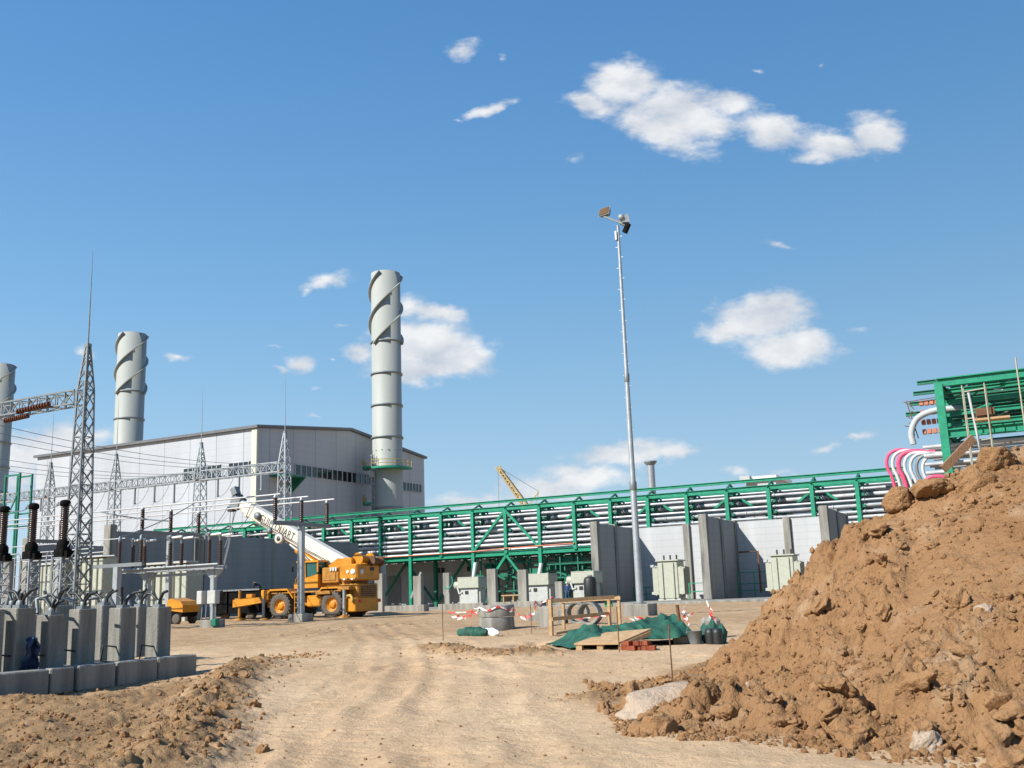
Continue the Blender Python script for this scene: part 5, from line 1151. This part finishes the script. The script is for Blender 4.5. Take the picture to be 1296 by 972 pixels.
def flood(x, v, z, yaw, tilt, m1, s=1.):
    R = Matrix.Rotation(yaw, 3, 'Z') @ Matrix.Rotation(tilt, 3, 'X')
    b = MB(); c = Vector((x, v, z))
    vs = [c+R @ Vector(q)*s for q in ((-.36, -.0, -.26), (.36, 0, -.26), (.36, 0, .26), (-.36, 0, .26), (-.2, .32, -.15), (.2, .32, -.15), (.2, .32, .15), (-.2, .32, .15))]
    b.add(vs, [(0, 1, 2, 3), (7, 6, 5, 4), (0, 4, 5, 1), (1, 5, 6, 2), (2, 6, 7, 3), (3, 7, 4, 0)]); f = b.build('floodlight', m1, t)
    return R
R1 = flood(mx_-.72, mv-.1, zt+.95, -.25, -.35, 'galvd'); g = MB(); g.box(Vector((mx_-.72, mv-.1, zt+.95))+R1 @ Vector((0, -.02, 0)), (.64, .03, .44), R=R1); g.build('floodlight_glass', mat('lamp_glass_bronze', (.20, .115, .05), .2, .3), t)
flood(mx_+.42, mv+.2, zt+.3, 2.4, -.2, 'galv'); MB().lathe((mx_+.28, mv-.12, zt+.38), [(0, -.16), (.15, -.13), (.19, .05), (0, .08)], 16, 'Y').build('floodlight', 'galv', t)
MB().box((mx_+.5, mv, zt-.25), (.22, .26, .55), R=Matrix.Rotation(.5, 3, 'Y')).build('ballast_box', 'skip', t)
MB().box((mx_-.1, mv, zt-.6), (.1, .34, .5)).build('clip', 'galv', t)
# ================================================================== middle ground clutter
rx, rv, rz = G(618, 797); RR = .74
for k, (h0, h1, lab) in enumerate(((0, .52, 'lower of the two stacked concrete manhole rings'), (.54, 1.03, 'upper of the two stacked concrete manhole rings'))):
    o = MB().lathe((rx+.02*k, rv+RR, rz-.04), [(RR, h0), (RR+.015, h0+.05), (RR, h1-.05), (RR-.02, h1), (RR-.12, h1), (RR-.12, h0), (RR, h0)], 36).build('manhole_ring', ('concd', 'conc')[k]); tag(o, lab, 'manhole ring', 'manhole rings')
for k, (px, py) in enumerate(((728, 790), (743, 791))):
    q = G(px, py); o = MB().lathe((q[0], q[1]+.35, q[2]+.47), [(.48, -.4), (.48, .4), (.38, .4), (.38, -.4), (.48, -.4)], 30, 'Y').build('culvert_pipe', 'conc'); o.rotation_euler.z += (.25, .15)[k]; tag(o, ('left', 'right')[k]+' one of two short concrete pipes lying behind the timber rail', 'concrete pipe', 'short concrete pipes behind the rail')
def ribbon(pts, w_, label, group, m_='tape', name='barrier_tape'):
    mb = MB(); r = random.Random(len(pts)*7+int(abs(pts[0][0])*10)); vs = []
    for i, p in enumerate(pts):
        w_ = w_*.5 if i == 0 else w_; a = r.uniform(-1.1, 1.1); p = Vector(p); d = Vector((.3*math.sin(a), math.sin(a)*.5, math.cos(a)))*w_/2; vs += [p-d, p+d]
    mb.add(vs, [(2*i, 2*i+1, 2*i+3, 2*i+2) for i in range(len(pts)-1)]); o = mb.build(name, m_, fix=False); md = o.modifiers.new('t', 'SOLIDIFY'); md.thickness = .004
    return tag(o, label, 'barrier tape', group)
M['tape'] = mat('tape_red_white', (.82, .80, .78), .5, panel=None)
nt = M['tape'].node_tree; b_ = nt.nodes['Principled BSDF']; tc_ = nt.nodes.new('ShaderNodeTexCoord'); wv = nt.nodes.new('ShaderNodeTexWave'); wv.inputs['Scale'].default_value = 1.1; wv.bands_direction = 'DIAGONAL'; nt.links.new(tc_.outputs['Object'], wv.inputs['Vector'])
rp = nt.nodes.new('ShaderNodeValToRGB'); rp.color_ramp.interpolation = 'CONSTANT'; rp.color_ramp.elements[0].color = (.80, .78, .76, 1); rp.color_ramp.elements[1].position = .5; rp.color_ramp.elements[1].color = (.68, .05, .05, 1); nt.links.new(wv.outputs[1], rp.inputs[0]); nt.links.new(rp.outputs[0], b_.inputs['Base Color'])
TGp = 'red and white barrier tapes'
rnd = random.Random(4)
def tapeline(p0, p1, z0, z1, n_, lab, sagd=.15, w_=.12, jit=.06):
    a, b = G(*p0), G(*p1); pts = []
    for i in range(n_+1):
        f = i/n_; pts.append((a[0]+(b[0]-a[0])*f+rnd.uniform(-jit, jit), a[1]+(b[1]-a[1])*f+rnd.uniform(-jit, jit), a[2]+(b[2]-a[2])*f+z0+(z1-z0)*f-sagd*4*f*(1-f)+rnd.uniform(-jit, jit)))
    ribbon(pts, w_, lab, TGp)
ring = [(rx+(RR+.05)*math.cos(a), rv+RR+(RR+.05)*math.sin(a), rz+.84+.07*math.sin(a*5)) for a in np.linspace(math.radians(-190), math.radians(10), 22)]
ribbon(ring, .17, 'red and white tape wound round the top manhole ring', TGp)
tapeline((574, 794), (604, 797), .5, .75, 12, 'tangled red and white tape left of the manhole rings', .15, .2, .1)
tapeline((566, 794), (606, 796), .72, .86, 10, 'slack red and white tape stretched from the stake to the manhole rings', .1, .1, .05)
tapeline((648, 796), (682, 797), .78, .9, 14, 'red and white tape from the manhole rings to the heap of blocks', .35, .16, .1)
tapeline((676, 793), (706, 790), .95, 1.2, 14, 'bunched red and white tape over the blocks near the timber rail', .1, .24, .14)
tapeline((716, 800), (775, 800), .55, .66, 14, 'orange red tape strung below the timber rail', .1, .09, .04)
tapeline((800, 800), (818, 800), .5, .52, 8, 'red and white tape tied before the mast footing', .1, .22, .1)
tapeline((838, 806), (880, 806), .55, .75, 14, 'red and white tape sagging between the tarp and the bucket', .2, .13, .07)
tapeline((866, 806), (872, 812), .85, .4, 8, 'knot of red and white tape hanging left of the bucket', .0, .22, .08)
tapeline((898, 806), (906, 806), 1.0, .4, 8, 'knot of red and white tape hanging right of the bucket', .0, .22, .08)
# rebar stakes
for k, (px, yt, yb, lab) in enumerate(((853, 790, 884, 'tall thin rusty stake in the foreground beside the mound'), (561, 762, 812, 'thin rusty stake left of the manhole rings'), (784, 768, 826, 'thin stake in front of the pallet board'), (673, 765, 802, 'thin rusty stake between the rings and the blocks'))):
    q = G(px, yb); zt_ = P(px-1, yt, v=q[1])[2]; tag(MB().tube([(q[0], q[1], q[2]-.1), (q[0]-.01, q[1], zt_)], .011 if k == 0 else .014, 6).build('stake', 'rust'), lab, 'stake', 'thin rebar stakes')
# timber guard rail
A0, B0 = G(698, 805), G(773, 797)
t = thing('timber_rail', 'rough timber guard rail of posts and planks beside the pit', 'guard rail', tuple(A0))
def tp_(px, yb, yt, w_=.10):
    q = G(px, yb); zt_ = P(px, yt, v=q[1])[2]; MB().box((q[0], q[1], (q[2]-.15+zt_)/2), (w_, w_, zt_-q[2]+.15)).build('post', 'wood', t); return (q[0], q[1], q[2]), zt_
pa, za = tp_(698, 804, 759, .12); pb, zb = tp_(772.5, 799, 755); pc, zc = tp_(785, 797, 754); pd, zd = tp_(714, 798, 761, .09)
MB().bar((pa[0]-.1, pa[1]-.07, za-.05), (pb[0]+.25, pb[1]-.07, zb-.02), .04, .13).build('plank', 'wood', t)
MB().bar((pd[0]-.1, pd[1]-.07, za-.09), (pc[0]+.1, pc[1]-.07, zc-.08), .04, .12).build('plank', 'wood', t)
MB().bar((pa[0]+.1, pa[1]-.08, za-.66), (pb[0], pb[1]-.08, zb-.60), .04, .13).build('plank', 'wood', t)
MB().bar((pa[0]+.2, pa[1]-.06, za-1.16), (pd[0]+1.5, pd[1]-.1, pd[2]+.15), .03, .08).build('plank', 'wood', t)
MB().box((pc[0]-.45, pc[1]+.1, zc-.25), (.3, .06, .3)).build('green_plate', 'panelgreen', t)
# loose concrete blocks near the tape
for k, (px, yb, w_, h_, lab) in enumerate(((689, 793, .5, .85, 'grey concrete block standing under the bunched tape'), (710, 790, .4, .7, 'small grey concrete block behind the left rail post'), (676, 786, .8, .5, 'low pale heap of broken concrete beyond the tape'))):
    q = G(px, yb); tag(MB().box((q[0], q[1]+.2, q[2]+h_/2-.05), (w_, .45, h_), rz=.2*k, bev=.04).build('concrete_block', 'conc' if k != 1 else 'concd'), lab, 'concrete block', 'loose concrete blocks')
q = G(908, 806); tag(MB().box((q[0]-.25, q[1]+.2, q[2]+.28), (.6, .5, .62), rz=.3, bev=.16).build('concrete_block', 'conc'), 'rough whitish block at the left foot of the mound behind the bucket', 'concrete block', 'loose concrete blocks')
# green net heap (a cloth grid draped over rubble)
TA, TB = GW(722, 823), GW(900, 814)
def tarp_pt(u_, v_):
    # u across (left to right), v depth
    e = TB-TA; nrm = np.array([-e[1], e[0]])/np.linalg.norm(e)
    wob = .10*math.sin(u_*23)+.06*math.sin(u_*47+1)
    x, y = TA+e*(u_*1.0)+nrm*(v_*2.6-.05+wob*(1-v_)+(1.2*u_*(1-u_)*-.0))
    return x, y
def tarp_h(u_, v_):
    U_ = np.array([u_]); V_ = np.array([v_])
    pl = float(smooth(.0, .26, u_)*(1-smooth(.86, 1.0, u_))); hump = math.sin(math.pi*min(1, max(0, v_*.94+.03)))**.6
    prof = (.46+.09*math.sin(u_*9.5+.6)+.06*math.sin(u_*17))*pl*hump+.04
    w1 = float(fbm(U_*4, V_*3, 2, 402)[0]); w2 = float(fbm(U_*14, V_*8, 3, 404)[0])
    fold = .085*(1-abs(math.sin((u_+.30*v_*math.sin(u_*7)+.05*w1)*19)))**1.2+.045*(1-abs(math.sin((u_-.35*v_*math.cos(u_*5)+.05*w1)*31)))**1.5+.03*math.sin((u_*.5+v_+.08*w1)*15)+.035*w2
    edge = min(1, v_*4, (1-v_)*4, u_*7, (1-u_)*7)
    return prof+fold*edge*(.35+.9*pl)
tm_ = MB()
def tf(a, b):
    x, y = tarp_pt(a, b); z = float(ground_h(np.array([x]), np.array([y]))[0]); z = max(z, .0); s = w2s((x, y, 0)); return (s[0], s[1], z+.03+tarp_h(a, b))
tm_.grid(tf, 130, 56); o = tm_.build('net_heap', 'tarp', fix=False); md = o.modifiers.new('t', 'SOLIDIFY'); md.thickness = .012; tag(o, 'big green net crumpled over a heap beside the pit', 'green net')
# rolled green net and white sack
q = G(592, 807); q2 = G(612, 803)
m = MB(); N = 22; pts = [Vector(q)+(Vector((.95, -.02, .0)))*(i/N-.5)*1.25+Vector((0, .35, .14+.02*math.sin(i*1.3))) for i in range(N+1)]
m.tube(pts, [.05+.17*math.sin(math.pi*min(1, (i+.6)/(N+1)))**.45*(1+.10*math.sin(i*2.1)) for i in range(N+1)], 14); tag(m.build('net_roll', 'tarp'), 'rolled up green net lying left of the manhole rings', 'net roll')
q = G(622, 806); m = MB()
m.tube([Vector(q)+Vector((-.40+.09*i, .25-.035*i, .17-.008*i+.02*math.sin(i*1.9))) for i in range(9)], [.03, .13, .16, .14, .16, .15, .14, .11, .03], 12); tag(m.build('sack', 'sack'), 'white sack lying between the green roll and the manhole rings', 'sack')
# board on pallet, bricks, bucket
q = G(760, 823); Rb = Matrix.Rotation(.10, 3, 'Z'); c0 = Vector(q)
t = thing('board_pallet', 'pale timber board on a pallet leaning in front of the green net', 'pallet', tuple(c0))
def bpt(x, y, z): return c0+Rb @ Vector((x, y, z))
bd_ = MB(); bd_.add([bpt(-.72, 0, .14), bpt(.52, -.05, .14), bpt(1.12, 1.05, .44), bpt(-.18, 1.1, .36), bpt(-.72, 0, .19), bpt(.52, -.05, .19), bpt(1.12, 1.05, .49), bpt(-.18, 1.1, .41)], [(3, 2, 1, 0), (4, 5, 6, 7), (0, 1, 5, 4), (1, 2, 6, 5), (2, 3, 7, 6), (3, 0, 4, 7)]); bd_.build('board', 'wood', t)
for k in range(3): MB().add([bpt(*p) for p in [(-.68+k*.58, .02+.3*0, 0), (-.52+k*.58, .02, 0), (-.52+k*.58, .16, 0), (-.68+k*.58, .16, 0), (-.68+k*.58, .02, .14), (-.52+k*.58, .02, .14), (-.52+k*.58, .16, .16), (-.68+k*.58, .16, .16)]], [(3, 2, 1, 0), (4, 5, 6, 7), (0, 1, 5, 4), (1, 2, 6, 5), (2, 3, 7, 6), (3, 0, 4, 7)]).build('pallet_block', 'wood', t)
sb_ = MB(); sb_.bar(bpt(.56, -.02, .10), bpt(1.1, 1.0, .37), .05, .10); sb_.build('stringer', 'wood', t)
r = random.Random(12); qb = G(803, 824)
for k in range(7):
    i, j = k % 4, k//4; o = MB().box((qb[0]-.30+i*.235+j*.10+r.uniform(-.02, .02), qb[1]+.1+r.uniform(0, .08), qb[2]+.07+j*.118), (.215, .22, .115), rz=r.uniform(-.5, .5), bev=.006).build('brick', 'brick'); tag(o, 'red hollow brick in the small stack beside the pallet board', 'brick', 'red bricks stacked beside the pallet')
qk = G(880, 815)
t = thing('bucket', 'grey battered bucket at the right end of the green net', 'bucket', tuple(qk)); MB().lathe(tuple(qk), [(.16, 0), (.21, .34), (.225, .35), (.20, .35), (.15, .02), (0, .02)], 22).build('pail', 'galvd', t); MB().tube([(qk[0]+.21*math.cos(a), qk[1]-.05, qk[2]+.33+.2*math.sin(a)) for a in np.linspace(0, math.pi, 9)], .008, 5).build('handle', 'galvd', t)
tag(MB().box((qk[0]-.42, qk[1]+.15, qk[2]+.16), (.45, .5, .34), rz=.2, bev=.03).build('concrete_block', 'concd'), 'grey concrete block left of the battered bucket', 'concrete block', 'loose concrete blocks')
for k, (dx, lab) in enumerate(((.42, 'dark boot shaped tin right of the bucket'), (.62, 'black pot at the far right of the bucket group'))): tag(MB().lathe((qk[0]+dx, qk[1]+.05, qk[2]-.02), [(.13, 0), (.15, .3), (.13, .42), (.0, .42)], 16).build('tin', 'cable'), lab, 'tin')
wb = MB(); wb.grid(lambda a, b: (qk[0]+.02+a*.75, qk[1]+.5-.25*(1-b)+.05*math.sin(a*20), qk[2]+.02+.62*b*(1-abs(a-.45)*.8)+.08*math.sin(a*17)), 14, 8); o = wb.build('net_scrap', 'tarp', fix=False); md = o.modifiers.new('t', 'SOLIDIFY'); md.thickness = .015; tag(o, 'scrap of green net standing up behind the bucket', 'green net')
tag(MB().tube([(qk[0]-.5, qk[1]+.4, qk[2]), (qk[0]-.62, qk[1]+.5, qk[2]+1.05)], .05, 8).build('stick', 'rust'), 'dark leaning stick left of the bucket', 'stick')
# ================================================================== tall green steelwork at the right
SVV = 78.0
x0 = P(1187, 482, v=SVV)[0]; ztp = P(1192, 484, v=SVV)[2]; zm = P(1200, 549, v=SVV)[2]; x1 = x0+26; z0 = .8
st_ = thing('steel_gallery', 'tall green steel gallery rising behind the mound at the right edge', 'steel structure', (x0+6, SVV, z0))
D_ = 7.0
for x in (x0, x0+7.2, x0+14.4, x0+21.6):
    for v in (SVV, SVV+D_):
        MB().ibeam((x, v, z0), (x, v, ztp), .55, .6, .08).build('column', 'green', st_)
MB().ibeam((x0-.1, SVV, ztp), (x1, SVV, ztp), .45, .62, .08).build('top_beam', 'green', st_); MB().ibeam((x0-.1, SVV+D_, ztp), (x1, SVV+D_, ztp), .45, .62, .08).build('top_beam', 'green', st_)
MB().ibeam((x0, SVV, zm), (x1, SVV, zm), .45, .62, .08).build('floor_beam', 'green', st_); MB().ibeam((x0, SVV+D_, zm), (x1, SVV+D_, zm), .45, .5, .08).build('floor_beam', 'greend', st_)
for x in (x0, x0+7.2, x0+14.4): MB().ibeam((x, SVV, ztp), (x, SVV+D_, ztp), .4, .5, .07).build('cross_beam', 'greend', st_); MB().ibeam((x, SVV, zm), (x, SVV+D_, zm), .4, .5, .07).build('cross_beam', 'greend', st_)
x2 = x0+5.0
MB().ibeam((x2+1.6, SVV+1.2, zm), (x2+1.6, SVV+1.2, ztp-.3), .4, .4, .07).build('column', 'green', st_)
for k in range(5):                                  # stacked trays
    z = zm+.8+k*.82
    for v in (SVV+1.4, SVV+3.2, SVV+5): MB().ibeam((x0+.4, v, z), (x1, v, z), .3, .34, .05).build('tray_beam', 'green' if v < SVV+3 else 'greend', st_)
for k in range(4):
    z = zm+1.0+k*1.02; MB().ibeam((x0-2.9+k*.35, SVV+4.5, z+1.35-.25*k), (x0+.3, SVV+4.5, z+1.35-.25*k), .25, .3, .05).build('stub_beam', 'greend', st_)
m = MB()
for k in range(4):
    for j in range(5): m.box((x0-1.6+j*.36, SVV+3.4, zm+.75+k*.72), (.26, .5, .34))
m.build('orange_clamps', 'orange', st_)
for k in range(4):
    z = zm-.7-k*.62
    for j in range(3):
        r_ = (.14, .18, .12)[(k+j) % 3]; o = MB().tube([(x0-1.6+.2*j, SVV+1+j*1.2, z), (x1, SVV+1+j*1.2, z)], r_, 10).build('pipe', ('pipe', 'pipeg', 'pipe')[j]); tag(o, 'pale pipe running under the tall green gallery', 'pipe', 'pipes under the tall green gallery')
tag(MB().tube(spline([(x0+1.4, SVV+2.6, ztp-1.6), (x0-.6, SVV+2.6, ztp-1.55), (x0-1.9, SVV+2.6, ztp-2.0), (x0-2.45, SVV+2.6, ztp-3.0), (x0-2.4, SVV+2.6, zm-.2)]), .23, 14).build('duct', mat('duct_grey', (.42, .46, .47), .5)), 'fat pale duct curving down at the left end of the green gallery', 'duct')
r = random.Random(21)
for k in range(16):
    xx = x0+.8+r.random()*4.6; v = SVV+.5+r.random()*2; zz = zm+.4+r.random()*3.2
    MB().bar((xx, v, zz), (xx+r.uniform(.3, 1.6), v+r.uniform(-.3, .3), zz+r.uniform(-.2, .9)), .09).build('bracing', ('green', 'greend', 'galv')[k % 3], st_)
for k in range(3):
    xx = x0+7.2*k; MB().bar((xx+.3, SVV+D_-.1, zm+.3), (xx+6.8, SVV+D_-.1, ztp-.3), .2).build('bracing', 'greend', st_)
for k in range(6): MB().bar((x0+7.5+k*1.1, SVV+.05, zm+.2), (x0+7.5+k*1.1, SVV+.05, zm+(1.9 if k % 2 else 3.1)), .14).build('stub_post', 'green', st_)
for z in (zm+1.3, zm+2.7): MB().ibeam((x2+1.8, SVV+.6, z), (x1, SVV+.6, z), .2, .26, .04).build('tray_beam', 'green', st_)
# hoses in big loops
HC = ['pink', 'hose', 'pink', 'hose', 'hose', 'galvd', 'hose', 'pink', 'hose', 'galvd']
for k in range(10):
    r = random.Random(k); xo = x0-4.35+k*.42; zh = zm-.55-.12*k; v = SVV+2.2-.12*k
    if k in (7, 8, 9): xo = x0-1.9+(k-7)*.42; zh = zm-2.9-.25*(k-7); v = SVV+.2
    pts = [(xo+.55, v, z0+3), (xo+.35, v, zh-2.6), (xo, v, zh-1.2), (xo+.1, v, zh-.45), (xo+.5, v, zh-.08), (xo+1.1, v, zh), (xo+1.9, v, zh-.15), (xo+2.6, v, zh-.2)]
    lab = {0: 'outermost pink hose in the loop at the left end of the gallery', 2: 'second pink hose inside the hose loops', 7: 'low red pink hose loop in front of the gallery column'}.get(k, 'grey hose looping down at the left end of the green gallery')
    sp_ = spline(pts); tag(MB().tube(sp_, .12 if k != 2 else .17, 10).build('hose', HC[k]), lab, 'hose', 'hoses at the gallery end')
# dark antenna like cluster of clips
m = MB(); r = random.Random(3); ax, az = P(1155, 530, v=SVV+3)[0], P(1155, 530, v=SVV+3)[2]
for k in range(8): m.bar((ax+r.uniform(-.3, .3), SVV+3, az-1.3+k*.33), (ax+r.uniform(-.7, .7), SVV+3, az-1.2+k*.36), .06)
m.bar((ax+.25, SVV+3, az-1.5), (ax-.3, SVV+3, az+1.4), .07); m.bar((ax-.3, SVV+3, az+1.3), (ax+2.2, SVV+3, az+1.45), .05); tag(m.build('steel_rack_end', 'rust'), 'dark rusty rod cluster sticking out left of the pale duct', 'steel rods')
# scaffold in front of the gallery
sc_ = thing('scaffold', 'light steel tube scaffold with a plank floor before the green gallery', 'scaffold', (x0+4.2, SVV-2.2, z0)); g_ = 'galv'
sa = P(1213, 492, v=SVV-1.5); sb2 = P(1245, 490, v=SVV-1.5); xa, xb = sa[0]+.3, sb2[0]+.1; zt2 = sa[2]
M['scaf'] = mat('scaffold_tube', (.42, .40, .30), .5, .3)
for x in (xa, xb):
    for v in (SVV-1.5, SVV-2.7): MB().tube([(x, v, z0), (x, v, zt2)], .05, 6).build('standard', 'scaf', sc_)
for z in (zm+2.6, zm+.7, zm-.9, zm-2.2):
    MB().tube([(xa, SVV-1.5, z), (xb, SVV-1.5, z+.1)], .045, 6).build('ledger', 'scaf', sc_)
MB().tube([(xa+.3, SVV-1.6, zm+2.5), (xb-.7, SVV-1.6, zm-2.9)], .09, 8).build('diagonal', 'alu', sc_)
MB().box(((xa+xb)/2+.9, SVV-2.0, zm+.45), (2.2, 1.2, .14)).build('plank_floor', 'wood', sc_); MB().box((xb-.2, SVV-2.0, zm+1.0), (1.2, .5, .5)).build('tool_box', 'rust', sc_)
p1, p2 = P(1285, 452, v=SVV-2), P(1296, 560, v=SVV-2); tag(MB().tube([(p1[0], SVV-2, z0), (p1[0], SVV-2, p1[2])], .06, 6).build('scaffold_pole', 'scaf'), 'single tall scaffold pole near the right edge of the photo', 'scaffold pole')
pa_, pb_ = P(1194, 594, Y=18.0), P(1232, 554, Y=18.1); tag(MB().bar(pa_, pb_, .05, .14).build('plank', mat('muddy_board', (.30, .17, .09), .85, bump=.3)), 'muddy plank sticking out of the mound crest', 'plank')
# ================================================================== far things
a = P(823, 583, Y=150); x, v = a[0], a[1]; t = thing('vent_stack', 'short grey stack with a flat cap beyond the rack', 'stack', (x, v, .6)); MB().lathe((x, v, 0), [(.55, .6), (.55, a[2]-.5)], 20).build('pipe_shaft', 'galv', t); MB().lathe((x, v, a[2]-.7), [(.56, 0), (.95, .45), (.95, .6), (.6, .65)], 20).build('cap', 'galvd', t)
a, b = P(944, 609, Y=165), P(986, 604, Y=165); t = thing('far_building', 'white flat roofed building just showing above the rack', 'building', (a[0], a[1], .6)); m = MB(); m.box(((a[0]+b[0])/2, a[1]+5, a[2]/2), (b[0]-a[0], 10, a[2])); m.build('wall', 'precast', t); MB().box(((a[0]+b[0])/2, a[1]+4.8, a[2]+.3), (b[0]-a[0]+.6, 11, .5)).build('roof', 'white', t); MB().box((a[0]+.2, a[1]-.8, a[2]+.25), (1.6, 1.2, 1.0)).build('roof_end', 'frame', t)
a, b = P(630, 591, Y=260), P(674, 652, Y=260); t = thing('far_crane', 'tan lattice crane boom far beyond the rack', 'crane', (b[0], b[1], .7))
m = MB(); A_, B_ = Vector(a), Vector(b); d = B_-A_; s = Vector((d.z, 0, -d.x)).normalized()*.65
for sg in (-1, 1):
    for dv in (-.5, .5): m.bar(A_+s*sg*.5+Vector((0, dv, 0)), B_+s*sg+Vector((0, dv, 0)), .28)
for k in range(16): p, q = A_+d*k/16, A_+d*(k+1)/16; e = 1 if k % 2 else -1; m.bar(p-s*e+Vector((0, -.5, 0)), q+s*e+Vector((0, -.5, 0)), .2); m.bar(p+s*e+Vector((0, .5, 0)), q-s*e+Vector((0, .5, 0)), .2)
m.build('boom', 'sand', t); g = P(682, 622, Y=260); MB().bar(A_+d*.85, g, .3).build('mast', 'sand', t); 
for p, q, nm in ((a, g, 'stay'), (g, b, 'stay')): MB().bar(p, q, .12).build(nm, 'galvd', t)
MB().bar(a, (a[0], a[1], 14), .10).build('hoist_rope', 'galvd', t)
MB().box((b[0]+2, b[1], 3), (6, 4, 4.6), bev=.3).build('crane_body', 'sand', t)
